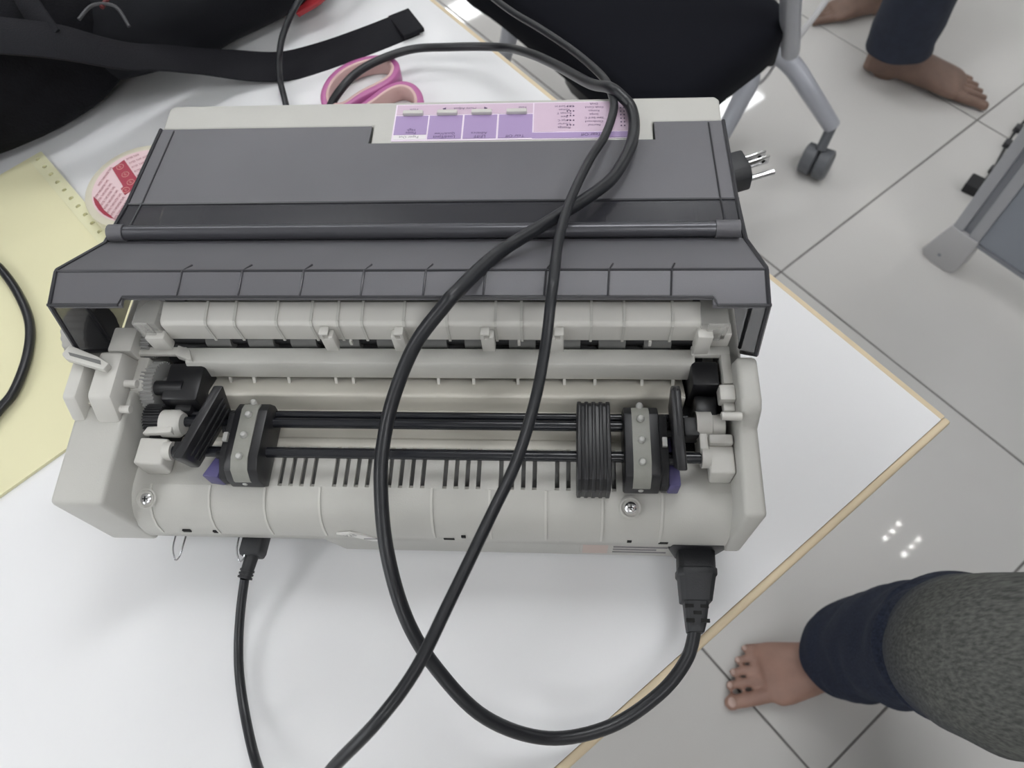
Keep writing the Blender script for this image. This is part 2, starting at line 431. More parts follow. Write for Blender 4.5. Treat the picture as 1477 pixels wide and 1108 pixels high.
# slotted top: each bar between two vents is a slat
GS = .0059; sx0 = -.1018; slots = []
for g in range(8):
    for k in range(4): slots.append(sx0 + (g * 5 + k) * GS * 1.0)
slots = [s * (.2308 / (slots[-1] - slots[0])) + (-.1018 - slots[0] * (.2308 / (slots[-1] - slots[0]))) for s in slots]
edges = [DX0] + [v for s in slots for v in (s - .0012, s + .0012)] + [DX1]
for k in range(0, len(edges), 2):
    m = MB(); m.box(edges[k], edges[k + 1], .0197, .0435, .0700, .0722); m.build('vent_slat', 'case', PR)
m = MB(); m.box(DX0, DX1, .0200, .0440, .0640, .0655); m.build('vent_floor', 'roller', PR)
m = MB(); m.prism([(.0434, .070), (.0434, .0724), (.0450, .0735), (.0480, .0735), (.050, .0700), (.068, .0690), (.0690, .0840), (.0700, .0850), (.0720, .0848), (.0905, .0760), (.0905, .062), (.0434, .062)], -.1330, .1500, 'x')
m.build('paper_guide', 'guide', PR, bevel=.0006)
m = MB(); m.box(-.1330, .1500, .0565, .0580, .0690, .0705); m.build('guide_rib', 'guide', PR, bevel=.0004)
# ribs following the curve
for x in (-.1436 + .0, -.1103, -.0793, -.0486, .0129, .0443, .0744, .1045, .1358):
    m = MB(); pr = [(y - .0004, z + .0006) for y, z in curve[1:]]
    m.prism(pr + [(y + .0012, z - .0012) for y, z in curve[:0:-1]], x - .0006, x + .0006, 'x'); m.build('deck_rib', 'case_light', PR, smooth=50)
# screws in their dimples
for x in (-.1455, .1193):
    ax = Vector((0, -.35, 1)).normalized(); c = Vector((x, .0118, .0700))
    m = MB(); m.lathe(c, [(.0056, .0004), (.0060, .0012), (.0051, .0016), (.0040, .0003), (.0001, .0002)], ax, 24); m.build('screw_dimple', 'label_grey', PR)
    m = MB(); m.lathe(c + ax * .0004, [(.0031, 0), (.0031, .0009), (.0022, .0016), (.0001, .0018)], ax, 20); sc = m.build('screw', 'chrome', PR)
    m = MB(); q = ax.to_track_quat('Z', 'Y').to_matrix().to_4x4(); q.translation = c + ax * .0021
    m.box(-.0015, .0015, -.0003, .0003, 0, .0002, q); m.box(-.0003, .0003, -.0015, .0015, 0, .0002, q); m.build('cross_slot', 'dark_hole', sc)
# little latch openings in the lip
for x, wd, z in ((-.1285, .0045, .0505), (-.1120, .0024, .0500), (.0205, .0060, .0460), (.0290, .0024, .0500), (.1200, .0024, .0480), (.1385, .0050, .0465)):
    m = MB(); m.box(x - wd / 2, x + wd / 2, -.0004, .0022, z - .0012, z + .0014); m.build('latch_hole', 'dark_hole', PR)
# torn sticker
m = MB(); sticker = [(-.042, .0520), (-.034, .0545), (-.026, .0500), (-.017, .0405), (-.024, .0400), (-.033, .0470)]
m.prism([(x, z) for x, z in sticker], -.0006, .0006, 'y'); st = m.build('torn_sticker', 'sticker', PR)
text('STA', .0045, (-.0345, -.0008, .0510), 0, 'print_grey', st, M=Matrix.Rotation(-.3, 4, 'Y') @ Matrix.Rotation(PI / 2, 4, 'X') @ Matrix.Rotation(PI, 4, 'Z'))
m = MB(); m.box(-.028, -.020, -.0009, -.0005, .0445, .0450); m.build('sticker_line', 'print_grey', st)
# wire bails of the parallel port
for x in (-.1420, -.1035):
    m = MB(); m.tube(catmull([(x - .003, .012, .03), (x - .003, -.003, .031), (x - .001, -.010, .030), (x + .0005, -.0115, .030), (x + .002, -.009, .030), (x + .003, -.003, .031), (x + .003, .012, .03)], 6), .0005, 6); m.build('wire_bail', 'steel', PR)
# port sockets
m = MB(); m.box(-.1120, -.0870, .0310, .0345, .014, .040); m.build('interface_socket', 'black', PR, bevel=.001)
m = MB(); m.prism([(.1440, .044), (.1425, .036), (.1490, .016), (.1680, .016), (.1735, .036), (.1720, .044)], -.0005, .006, 'y'); m.build('power_inlet', 'black', PR, bevel=.0008)

# ---- tractor unit
def bar(name, mat, x0, x1, y, z, r):
    m = MB(); m.cyl((x0, y, z), (x1, y, z), r, 24); return m.build(name, mat, PR)
bar('tractor_shaft', 'shaft', -.1330, .1590, .0338, .0860, .0029)
bar('drive_shaft', 'shaft', -.1380, .1540, .0520, .0850, .0029)
bar('drive_shaft', 'shaft', -.1330, .1500, .0575, .0840, .0022)
def tractor(x, flap, blue):
    prof = [(.0185, .0745), (.0160, .080), (.0165, .088), (.0200, .0945), (.0260, .0970), (.0540, .0970), (.0590, .0940), (.0610, .088), (.0600, .076), (.056, .0745)]
    m = MB(); m.prism(prof, x - .0090, x + .0090, 'x'); tr = m.build('tractor', 'black', PR, bevel=.0008)
    bp = [(.0200, .0760), (.0166, .0800), (.0163, .0880), (.0198, .0950), (.0260, .0977), (.0540, .0977), (.0580, .0955)]
    bp2 = [(y + (.0008 if y < .02 else 0), z - .0012) for y, z in bp[::-1]]
    bx = x - .0005
    m = MB(); m.prism(bp + bp2, bx - .0045, bx + .0045, 'x'); bl = m.build('pin_belt', 'belt', tr, smooth=50)
    for y, z, ax in ((.0178, .0835, (0, -1, .2)), (.0265, .0978, (0, -.2, 1)), (.0385, .0980, (0, 0, 1)), (.0505, .0980, (0, 0, 1)), (.0590, .0950, (0, .5, 1))):
        m = MB(); m.lathe((bx, y, z), [(.0019, -.001), (.0019, .0006), (.0013, .0018), (.0001, .0022)], ax, 14); m.build('pin', 'pin', tr)
    s = flap
    m = MB(); m.prism([(.0225, .078), (.0175, .0800), (.0175, .0880), (.0280, .0940), (.0540, .0940), (.0580, .088), (.058, .078)], x + s * .0092, x + s * .0135, 'x'); m.build('hinge_side', 'black_matte', tr, bevel=.0006)
    for y in (.030, .045):
        m = MB(); m.cyl((x + s * .0135, y, .0905), (x + s * .0160, y, .0905), .0022, 12); m.build('hinge_pin', 'black', tr)
    m = MB(); m.box(x + s * .0115 - .0012, x + s * .0115 + .0012, .036, .041, .0942, .0962); m.build('hinge_spring', 'pin', tr)
    m = MB(); m.prism(blue, .0745, .0870, 'z'); m.build('lock_lever', 'blue_lever', tr, bevel=.0010)
    return tr
trL = tractor(-.0850, -1, [(-.1090, .0195), (-.1000, .0185), (-.0985, .0300), (-.0965, .0440), (-.0990, .0440), (-.1040, .0300)])
trR = tractor(.1240, 1, [(.1378, .0180), (.1438, .0180), (.1436, .0300), (.1405, .0330), (.1400, .0480), (.1372, .0480), (.1372, .0300)])
# open pressure flaps, standing up
m = MB()
a = [(-.1010, .0580, .0850), (-.1130, .0255, .0830), (-.1075, .0185, .1130), (-.0960, .0610, .1120)]
m.hexa([Vector(p) + Vector((-.0055, 0, 0)) for p in a] + [Vector(p) for p in a]); fl = m.build('flap', 'black', trL, bevel=.0010)
for k in range(3):
    f0 = .28 + .22 * k
    p0 = Vector(a[0]).lerp(Vector(a[3]), f0); p1 = Vector(a[1]).lerp(Vector(a[2]), f0)
    m = MB(); m.tube([p0.lerp(p1, .08) + Vector((.0004, 0, 0)), p0.lerp(p1, .92) + Vector((.0004, 0, 0))], .0007, 6); m.build('flap_rib', 'black_matte', fl)
m = MB()
a = [(.1400, .0640, .0850), (.1405, .0300, .0830), (.1385, .0170, .1100), (.1370, .0330, .1150), (.1372, .0590, .1150), (.1395, .0680, .1020)]
m.rings([[Vector(p) for p in a], [Vector(p) + Vector((.0050, 0, 0)) for p in a]]); fl = m.build('flap', 'black', trR, bevel=.0010)
m = MB(); m.tube([(.1392, .060, .1145), (.1395, .034, .1145), (.1408, .020, .1090)], .0009, 6); m.build('flap_rib', 'black_matte', fl)
# middle paper support, ridged
m = MB()
prof = [(.0150, .0760), (.0145, .0880), (.0180, .0950), (.0250, .0975), (.0580, .0975), (.0610, .0950), (.0615, .0780)]
m.prism(prof, .0905, .1080, 'x'); cs = m.build('paper_support', 'black', PR, bevel=.0007)
for k in range(5):
    x = .0918 + .00375 * k
    m = MB(); m.prism([(y + (-.0006 if y < .03 else .0004), z + (.0008 if z > .08 else 0)) for y, z in prof] , x - .0011, x + .0011, 'x'); m.build('support_ridge', 'black', cs, bevel=.0004, seg=1)
# shaft brackets
for x0, x1, s in ((-.1475, -.1320, 1), (.1585, .1720, -1)):
    m = MB(); m.prism([(x0, .0725), (x1 - (.003 if s > 0 else 0), .0725), (x1, .0760), (x1, .0880), (x0, .0895)] if s > 0 else [(x0 + .002, .0725), (x1, .0725), (x1, .0880), (x0, .0880)], .0250, .0405, 'y'); br = m.build('shaft_bracket', 'case_light', PR, bevel=.0014, seg=3)
    xi = x1 if s > 0 else x0
    m = MB(); m.cyl((xi - .001 * s, .0338, .0860), (xi + .0035 * s, .0338, .0860), .0052, 20); m.build('bushing', 'case_light', br)
# gears and cams on the left
m = MB(); m.gear((-.1485, .0740, .0840), .0150, .0075, 40); m.cyl((-.1440, .0740, .0840), (-.1400, .0740, .0840), .0060, 20); m.build('feed_gear', 'gear_grey', PR)
m = MB(); m.gear((-.1425, .0530, .0860), .0085, .0095, 30); m.build('pinion', 'gear_black', PR)
m = MB(); m.lathe((-.1375, .0500, .0865), [(.0078, 0), (.0078, .0085), (.0060, .0110)], (1, 0, 0), 26); m.build('clutch_collar', 'case_light', PR)
m = MB(); m.hexa([Vector(p) for p in ((-.146, .0415, .088), (-.1290, .0420, .088), (-.1290, .0460, .088), (-.1440, .0460, .088), (-.146, .0415, .0915), (-.1290, .0420, .0930), (-.1290, .0460, .0930), (-.1440, .0460, .0915))]); m.build('clutch_lever', 'case_light', PR, bevel=.0008)
m = MB(); m.box(-.1390, -.1180, .0600, .0840, .0740, .0960); m.box(-.1330, -.1230, .0560, .0640, .0800, .0900); m.build('gear_box', 'black', PR, bevel=.0020)
m = MB(); m.cyl((-.1440, .0690, .0930), (-.1280, .0690, .0930), .0042, 16); m.build('gear_hub', 'black', PR)
m = MB(); m.box(-.1270, -.1150, .0335 - .0045, .0335 + .0045, .0820, .0905); m.build('shaft_stop', 'black', PR, bevel=.001)
# mechanism on the right
m = MB(); m.box(.1515, .1660, .0700, .0850, .0730, .0990); m.build('carriage_motor', 'black', PR, bevel=.0018)
m = MB(); m.box(.1535, .1655, .0560, .0690, .0720, .0900); m.build('motor_mount', 'black', PR, bevel=.0018)
m = MB(); m.lathe((.1535, .0530, .0845), [(.0080, 0), (.0080, .0080), (.0066, .0086), (.0066, .0150)], (1, 0, 0), 26); m.build('clutch_collar', 'case_light', PR)
m = MB(); m.box(.1590, .1715, .0400, .0455, .0860, .0915); m.build('clutch_lever', 'case_light', PR, bevel=.0012)
m = MB(); m.box(.1545, .1590, .0350, .0520, .0740, .0890); m.build('collar_arm', 'case_light', PR, bevel=.0008)
m = MB(); m.box(.1470, .1550, .0450, .0560, .0790, .0900); m.build('shaft_gear', 'gear_black', PR, bevel=.0012)
m = MB(); m.box(.1640, .1722, .0590, .0680, .0960, .1040); m.box(.1660, .1722, .0545, .0600, .0960, .1000); m.build('latch_block', 'case_light', PR, bevel=.0010)

# ---- tear bar and its arms
m = MB(); m.prism([(.0800, .0860), (.0812, .0955), (.0826, .0985), (.0910, .1005), (.0918, .0985), (.0840, .0850)], -.1290, .1540, 'x'); tbv = m.build('tear_bar', 'case', PR, bevel=.0007)
for x in (-.108, -.094, -.0735, -.046, -.036, .013, .033, .058, .084, .101, .127, .144):
    m = MB(); m.prism([(.0808, .0850), (.0785, .0815), (.0798, .0808), (.0840, .0850)], x - .0008, x + .0008, 'x'); m.build('paper_tooth', 'case_light', tbv)
m = MB(); m.box(-.1590, -.1290, .0865, .0915, .0975, .1005); m.prism([(-.1345, .0860), (-.1345, .0925), (-.1270, .0900), (-.1240, .0825)], .0955, .1008, 'z'); m.build('bar_arm', 'case_light', tbv, bevel=.0006)
m = MB(); m.box(-.1700, -.1560, .0840, .1000, .0840, .1080); m.box(-.1570, -.1500, .0650, .0860, .0860, .0985); m.build('arm_post', 'case_light', PR, bevel=.0014)
m = MB(); m.box(.1520, .1725, .0875, .0935, .0965, .1010); m.box(.1672, .1725, .0700, .0885, .0880, .1010); m.build('bar_arm', 'case_light', tbv, bevel=.0010)
m = MB(); m.gear((-.1530, .0960, .0960), .0085, .0050, 26); m.build('idler_gear', 'gear_grey', PR)

# ---- upper paper guide with hooks
UX0, UX1 = -.1372, .1552
m = MB(); m.prism([(.0945, .1040), (.0947, .1175), (.0962, .1195), (.1075, .1215), (.1085, .1195), (.1000, .1040)], UX0, UX1, 'x'); ug = m.build('upper_guide', 'case_light', PR, bevel=.0008)
for x in (-.1265 + .015, -.0953, -.0720, -.0528, -.0383, -.0249, -.0022, .0211, .0471, .0608, .0979, .1150, .1402):
    m = MB(); m.prism([(.0941, .1035), (.0942, .1178), (.0960, .1201), (.1075, .1221), (.1080, .1205), (.0970, .1040)], x - .0007, x + .0007, 'x'); m.build('guide_rib', 'case', ug, smooth=0)
for x, s in ((-.0452, 1), (-.0054, -1), (.0421, 1), (.0804, -1)):
    m = MB(); m.prism([(-.003, .1005), (.004, .1005), (.004, .1145), (.0015, .1145), (.0015, .1125), (-.0012, .1125), (-.0012, .1160), (.002, .1160), (.002, .1175), (-.003, .1175)] if s > 0 else [(.003, .1005), (-.004, .1005), (-.004, .1145), (-.0015, .1145), (-.0015, .1125), (.0012, .1125), (.0012, .1160), (-.002, .1160), (-.002, .1175), (.003, .1175)], .0895, .0945, 'y', Matrix.Translation((x, 0, 0))); m.build('hook', 'case_light', ug, bevel=.0004)
for x in (-.0345, .003, .0590, .1300):
    m = MB(); m.box(x - .0007, x + .0007, .0930, .0950, .1010, .1045); m.build('nib', 'case_light', ug)
for x0, x1 in ((-.1520, -.1385), (.1545, .1690)):
    m = MB(); m.box(x0, x1, .0935, .1090, .1060, .1210); m.box(x0 + .003, x1 - .003, .0920, .0935, .1080, .1230); m.build('end_clip', 'clear', ug, bevel=.0012)
m = MB(); m.box(-.1480, -.1372, .0900, .0955, .1000, .1120); m.build('end_block', 'case_light', ug, bevel=.0008)
m = MB(); m.box(.1530, .1610, .0885, .0960, .1000, .1170); m.box(.1610, .1720, .0935, .1010, .1000, .1120); m.build('end_block', 'case_light', ug, bevel=.0008)
m = MB(); m.box(UX0 + .004, UX1 - .004, .1085, .1180, .1190, .1205); m.build('clear_strip', 'clear', ug)
for k in range(9):
    x = -.118 + k * .031
    m = MB(); m.box(x - .0016, x + .0016, .1086, .1150, .1205, .1216); m.build('strip_rib', 'black', ug)
m = MB(); m.cyl((-.1355, .1110, .1225), (-.1245, .1110, .1225), .0038, 16); m.build('roller_end', 'black', ug)
m = MB(); m.cyl((-.1390, .1110, .1225), (-.1355, .1110, .1225), .0036, 16); m.build('roller_tip', 'steel', ug)
ug.scale.x = .969; ug.location += Vector((.0023, -.0065, .010))
bar('tension_shaft', 'mechanism', -.1400, .1560, .0985, .0990, .0035)
for k in range(11):
    x = -.118 + k * .0245
    m = MB(); m.cyl((x, .0985, .0990), (x + .0145, .0985, .0990), .0058, 18); m.build('tension_roller', 'roller', PR)
bar('platen', 'mechanism', -.1450, .1600, .1000, .0850, .0095)
m = MB(); m.box(-.1500, .1640, .1120, .2330, .0610, .0930); m.build('print_mechanism', 'mechanism', PR, bevel=.004)
m = MB(); m.box(-.1480, .1630, .0905, .1120, .0610, .0720); m.build('inner_floor', 'mechanism', PR)
m = MB(); m.box(-.1545, -.1300, .0440, .0905, .0610, .0700); m.box(.1500, .1722, .0440, .0905, .0610, .0700); m.build('side_well', 'mechanism', PR)

# ---- smoked cover
CX = .1838; CT = .0022
top = [(.0905, .1435), (.1080, .1478), (.1100, .1475), (.1480, .1225), (.1500, .1215), (.1830, .1165), (.2522, .1112)]
def thick(p, t): return p + [(y - (.0005 if i == 0 else 0), z - t) for i, (y, z) in reversed(list(enumerate(p)))]
cv = empty('cover', (0, .17, .08)); cv.parent = PR; place(cv, Vector((0, .17, .08 + T)), PR)
m = MB()
m.prism(thick(top[:5], CT), -CX, -.1440, 'x'); m.prism(thick(top[:5], CT), .1560, CX, 'x')
mid = [(.0945, .1449)] + top[1:5]
m.prism(thick(mid, CT), -.1440, .1560, 'x'); m.build('hood', 'smoke', cv, bevel=0)
m = MB(); m.prism(thick([(.1500, .1215), (.1830, .1165)], CT), -CX, CX, 'x'); m.build('window', 'smoke_window', cv)
# rear part of the lid with the cut-out for the control panel
NL, NR = -.0412, .1395
zy = lambda y: .1165 + (y - .1830) * (.1112 - .1165) / (.2522 - .1830)
m = MB(); m.prism(thick([(.1830, zy(.1830)), (.2355, zy(.2355))], CT), -CX, CX, 'x')
m.prism(thick([(.2355, zy(.2355)), (.2522, zy(.2522))], CT), -CX, NL, 'x'); m.prism(thick([(.2355, zy(.2355)), (.2522, zy(.2522))], CT), NR, CX, 'x')
m.build('lid', 'smoke', cv)
m = MB(); m.box(-CX, CX, .1822, .1834, zy(.183) - .001, zy(.183) + .0007); m.build('step_line', 'smoke_edge', cv)
for s in (-1, 1):
    sw = [(.0905, .1430), (.0812, .1115), (.0980, .0860), (.2520, .0860), (.2522, .1105), (.1830, .1158), (.1500, .1208), (.1480, .1218), (.1100, .1466), (.1080, .1470)]
    m = MB(); x0, x1 = (-CX, -CX + CT) if s < 0 else (CX - CT, CX); m.prism(sw, x0, x1, 'x'); m.build('cheek', 'smoke_side', cv)
    xa = s * (CX - .0012)
    m = MB(); m.tube([(xa, .0905, .1432), (xa, .0812, .1117), (xa, .0980, .0862)], .0013, 6); m.tube([(s * (CX - .0022), .1080, .1455), (s * (CX - .003), .1070, .1300), (s * (CX - .003), .0985, .0900)], .0010, 6); m.build('cheek_rim', 'smoke_edge', cv)
    m = MB(); m.tube([(xa, .0905, .1435), (xa, .1080, .1478), (xa, .1095, .1477), (xa, .1480, .1226), (xa, .1830, .1166), (xa, .2522, .1113)], .0012, 6); m.build('lid_rim', 'smoke_edge', cv)
    xi = s * (CX - .0105)
    m = MB(); m.tube([(xi, .1540, .1212), (xi, .1830, .1168), (xi, .2500, .1116)], .0006, 6); m.build('inset_line', 'smoke_edge', cv)
# dark rims of the hood
m = MB(); m.tube([(-CX, .0905, .1434), (-.1460, .0905, .1434), (-.1440, .0945, .1447), (.1560, .0945, .1447), (.1580, .0905, .1434), (CX, .0905, .1434)], .0009, 6); m.build('hood_rim', 'smoke_edge', cv)
m = MB(); m.cyl((-CX + .001, .1088, .1477), (CX - .001, .1088, .1477), .0008, 8); m.build('hood_crease', 'smoke_edge', cv)
for x in (-.1150, -.0828, -.0506, -.0191, .0127, .0431, .0735, .1049, .1357):
    m = MB(); m.tube([(x, .0948, .1452), (x + .0008, .1085, .1481), (x + .0030, .1150, .1446)], .00055, 6); m.build('hood_rib', 'smoke_edge', cv)
m = MB(); m.cyl((-.1705, .1535, .1250), (.1745, .1535, .1250), .0042, 20); rd = m.build('cover_rod', 'rod_smoke', cv)
for x0, x1 in ((-.1795, -.1705), (.1660, .1790)):
    m = MB(); m.cyl((x0, .1535, .1250), (x1, .1535, .1250), .0050, 20); m.build('rod_end', 'smoke', rd)
m = MB(); m.box(-.1700, .1740, .1585, .1600, .1198, .1210); m.build('rod_groove', 'smoke_edge', cv)
# things seen dimly below the window
m = MB(); m.box(-.165, -.155, .160, .170, .088, .113); m.build('cover_tab', 'case_light', PR)
m = MB(); m.box(-.12, -.10, .158, .166, .093, .108); m.build('carriage_stop', 'gear_grey', PR)
m = MB(); m.box(.108, .114, .160, .182, .093, .110); m.box(.085, .089, .158, .182, .093, .111); m.build('carriage_post', 'mechanism', PR)

# ---- front housing and control panel
HZ = .1108
m = MB()
m.prism([(-.1820, .2530), (NL + .0008, .2530), (NL + .0008, .2362), (NR - .0008, .2362), (NR - .0008, .2530), (.1820, .2530), (.1822, .2720), (.1795, .2750), (-.1795, .2750), (-.1822, .2720)], .060, HZ, 'z')
m.build('front_housing', 'case', PR, bevel=.0016, seg=3)
m = MB(); m.box(-.174, .174, .2400, .2745, .030, .060); m.build('front_wall', 'case', PR, bevel=.002)
cp = MB(); cp.box(-.0272, .1262, .2385, .2716, HZ - .0002, HZ + .0004); cp = cp.build('control_panel', 'panel_line', PR)
def flat(x0, x1, y0, y1, z, mat, name):
    m = MB(); m.box(x0, x1, y0, y1, HZ, HZ + z); return m.build(name, mat, cp)
flat(-.0262, .0628, .2620, .2708, .0006, 'panel_pink', 'pink_strip')
flat(.0636, .1252, .2450, .2708, .0006, 'panel_pink', 'font_field')
cells = [(-.0262, -.0050, .2440), (-.0040, .0175, .2398), (.0187, .0399, .2398), (.0411, .0628, .2398)]
for x0, x1, y0 in cells: flat(x0, x1, y0, .2608, .0007, 'panel_purple', 'key_field')
flat(-.0262, -.0050, .2398, .2434, .0007, 'panel_white', 'lamp_field')
flat(.0628, .1252, .2392, .2440, .0007, 'panel_purple', 'title_bar')
for x0, x1, y0 in cells:
    xc = (x0 + x1) / 2 + .0005
    m = MB(); m.box(xc - .0066, xc + .0066, .2605, .2638, HZ + .0004, HZ + .0032); m.build('key', 'case_light', cp, bevel=.0007)
zt = HZ + .0009
def pt(s, x, y, sz, mat='print_dark', al='CENTER'): text(s, sz, (x, y, zt), PI, mat, cp, 'panel_print', al)
pt('High', -.0150, .2478, .0030); pt('Pause', -.0150, .2452, .0030); pt('Paper Out', -.0160, .2416, .0030, 'print_grey')
pt('Quick/View', .0070, .2443, .0028); pt('Load/Eject', .0068, .2413, .0034)
pt('Advance', .0290, .2443, .0030); pt('LF/FF', .0295, .2413, .0036); pt('Tear Off', .0520, .2413, .0034)
pt('Pitch', -.0150, .2665, .0028); pt('Micro Adjust', .0185, .2668, .0028); pt('Font', .0560, .2668, .0028); pt('Tear Off', .1000, .2417, .0036)
for x, s in ((.0050, 1), (.0320, -1)):
    m = MB(); m.prism([(x - .0012 * s, .2668), (x + .0010 * s, .2656), (x + .0010 * s, .2680)], HZ + .0006, zt, 'z'); m.build('arrow', 'print_dark', cp)
for k, s in enumerate(('Sans Serif H', 'Roman', 'Roman T', 'Sans', 'Script C', 'Courier', 'Prestige')): pt(s, .0830, .2672 - k * .0032, .0025)
for k, s in enumerate(('Draft', 'Draft Cond.', 'Roman', 'Script', 'Sans Serif C', 'Condensed', 'Normal')): pt(s, .1020, .2690 - k * .0032, .0025)
dot = MB(); dot.cyl((0, 0, 0), (0, 0, .0002), .0005, 8); d0 = None
for k in range(5):
    for q in range(3):
        pp = (.0850 + q * .0020, .2670 - k * .0042, HZ + .0007)
        if d0 is None: d0 = dot.build('lamp_dot', 'print_dark', cp); place(d0, Vector(pp) + Vector((0, 0, T)), cp)
        else: copy_at(d0, 'lamp_dot', pp, cp)
for k in range(6):
    for q in range(2): copy_at(d0, 'lamp_dot', (.1190 + q * .0021, .2650 - k * .0032, HZ + .0007), cp)

# ------------------------------------------------------------------ cables
POWER = [(.1554, -.0403, .0300), (.1510, -.0560, .0220), (.1363, -.0732, .0160), (.1094, -.0902, .0140), (.0765, -.0973, .0200), (.0452, -.0899, .0400), (.0216, -.0700, .0600), (.0074, -.0492, .0800), (-.0019, -.0202, .0980), (-.0064, .0116, .1080), (-.0053, .0347, .1150), (.0002, .0530, .1250), (.0110, .0696, .1410), (.0253, .0831, .1530), (.0317, .0907, .1550), (.0496, .1219, .1450), (.0781, .1518, .1370), (.0974, .1744, .1290), (.1118, .1938, .1240), (.1222, .2193, .1205), (.1262, .2413, .1175), (.1251, .2578, .1170), (.1200, .2656, .1190), (.1121, .2760, .1180), (.1000, .3025, .1000), (.0757, .3602, .0700), (.0528, .4004, .0500), (.0274, .4345, .0300), (-.0169, .4493, .0200), (-.0544, .4481, .0190), (-.0876, .4246, .0220), (-.1053, .3988, .0220), (-.1189, .3780, .0100), (-.110, .340, .005), (-.06, .318, .005), (.04, .310, .005), (.12, .305, .010), (.17, .287, .030), (.188, .2745, .042)]
pw = empty('power_cord', (.1554, -.0403, 0)); tag(pw, 'thick black power cord looping over the printer to a three-pin mains plug', 'power cord')
m = MB(); m.tube(catmull(POWER, 8), .0036, 14); m.build('cord', 'cord', pw)
m = MB()
sec = lambda y, a, b, zc, xc: [Vector((xc + sx * a * cx_, y, zc + b * cz_)) for cx_, cz_, sx in ((-.75, -1, 1), (.75, -1, 1), (1, -.7, 1), (1, .7, 1), (.75, 1, 1), (-.75, 1, 1), (-1, .7, 1), (-1, -.7, 1))]
m.rings([sec(y, a, b, .030, x) for y, a, b, x in ((.002, .0100, .0075, .1585), (-.010, .0100, .0080, .1580), (-.0105, .0107, .0084, .1580), (-.0140, .0107, .0084, .1578), (-.0150, .0098, .0080, .1578), (-.0280, .0082, .0072, .1565), (-.0282, .0066, .0062, .1565), (-.0400, .0052, .0052, .1555), (-.0440, .0044, .0046, .1550))])
ic = m.build('appliance_connector', 'plug', pw, bevel=.0004, seg=1)
for y, sd in ((-.0310, -1), (-.0310, 1), (-.0345, 0), (-.0385, -1), (-.0385, 1)):
    m = MB(); x = .1560 + sd * .0040; m.box(x - .0022, x + .0022, y - .0009, y + .0009, .0345, .0362); m.build('relief_slot', 'dark_hole', ic)
# three pin plug lying at the far right corner of the printer
pc = Vector((.1965, .2720, .042)); px_ = Vector((1, .32, .06)).normalized(); pz = Vector((0, 0, 1)); pz = (pz - px_ * pz.dot(px_)).normalized(); py_ = pz.cross(px_)
MP = Matrix((( px_.x, py_.x, pz.x, pc.x), (px_.y, py_.y, pz.y, pc.y), (px_.z, py_.z, pz.z, pc.z), (0, 0, 0, 1)))
m = MB(); oc = [(-.0135, -.0060), (-.0080, -.0120), (.0080, -.0120), (.0135, -.0060), (.0135, .0060), (.0080, .0120), (-.0080, .0120), (-.0135, .0060)]
m.rings([[MP @ Vector((x, a * k, b * k)) for a, b in oc] for x, k in ((-.012, .45), (-.004, .8), (.004, 1), (.0165, 1), (.0175, .95))]); pl = m.build('mains_plug', 'plug', pw, bevel=.0005, seg=1)
for yy, zz in ((.0045, .0045), (-.0015, .0055)):
    m = MB(); m.box(.0170, .0345, yy - .0008, yy + .0008, zz - .0036, zz + .0036, MP); bl = m.build('blade', 'chrome', pl, bevel=.0003)
    m = MB(); m.cyl(MP @ Vector((.0300, yy - .0009, zz)), MP @ Vector((.0300, yy + .0009, zz)), .0014, 10); m.build('blade_hole', 'dark_hole', bl)
m = MB(); m.cyl(MP @ Vector((.0170, -.0070, -.0030)), MP @ Vector((.0375, -.0070, -.0030)), .0022, 14); m.build('earth_pin', 'chrome', pl)

USB = [(-.1009, -.0199, .0240), (-.1029, -.0361, .0160), (-.1025, -.0544, .0100), (-.0985, -.0727, .0080), (-.0887, -.0958, .0100), (-.0745, -.1167, .0200), (-.0504, -.1343, .0500), (-.0255, -.1295, .0900), (-.0088, -.1156, .1150), (.0119, -.0989, .1350), (.0259, -.0800, .1400), (.0375, -.0529, .1400), (.0515, -.0188, .1400), (.0625, .0087, .1400), (.0702, .0383, .1420), (.0747, .0643, .1480), (.0772, .0865, .1560), (.0784, .0987, .1560), (.0805, .1281, .1480), (.0863, .1628, .1380), (.0977, .2019, .1290), (.1076, .2288, .1220), (.1135, .2535, .1175), (.1139, .2679, .1165), (.1091, .3016, .1050), (.0909, .3470, .0900), (.0649, .3879, .0800), (.0418, .4229, .0700), (.0195, .4617, .0600), (-.0270, .5382, .0450), (-.0956, .5660, .0400), (-.1273, .5090, .0600), (-.1426, .4614, .0600), (-.1572, .4418, .0450), (-.1614, .4237, .0350), (-.1682, .4216, .0120), (-.1607, .3976, .0050), (-.150, .36, .005), (-.12, .325, .005)]
ub = empty('data_cable', (-.1009, -.0199, 0)); tag(ub, 'thin black data cable plugged in below left, crossing diagonally over the power cord', 'cable')
m = MB(); m.tube(catmull(USB, 8), .0027, 12); m.build('cord', 'cord', ub)
m = MB(); m.rings([[Vector((xc + a * sx, y, zc + b * sz)) for sx, sz in ((-1, -.8), (-.8, -1), (.8, -1), (1, -.8), (1, .8), (.8, 1), (-.8, 1), (-1, .8))] for y, a, b, zc, xc in ((.034, .0052, .0050, .027, -.0965), (.008, .0052, .0050, .027, -.0972), (.0078, .0066, .0062, .027, -.0972), (-.0050, .0066, .0062, .0265, -.0982), (-.0075, .0058, .0055, .0260, -.0985))])
up = m.build('data_plug', 'plug', ub, bevel=.0005, seg=1)
m = MB(); m.tube([(-.0986, -.0060, .0258), (-.0995, -.0120, .0250), (-.1009, -.0199, .0240)], [.0042, .0038, .0036], 14); m.build('strain_relief', 'plug', up)
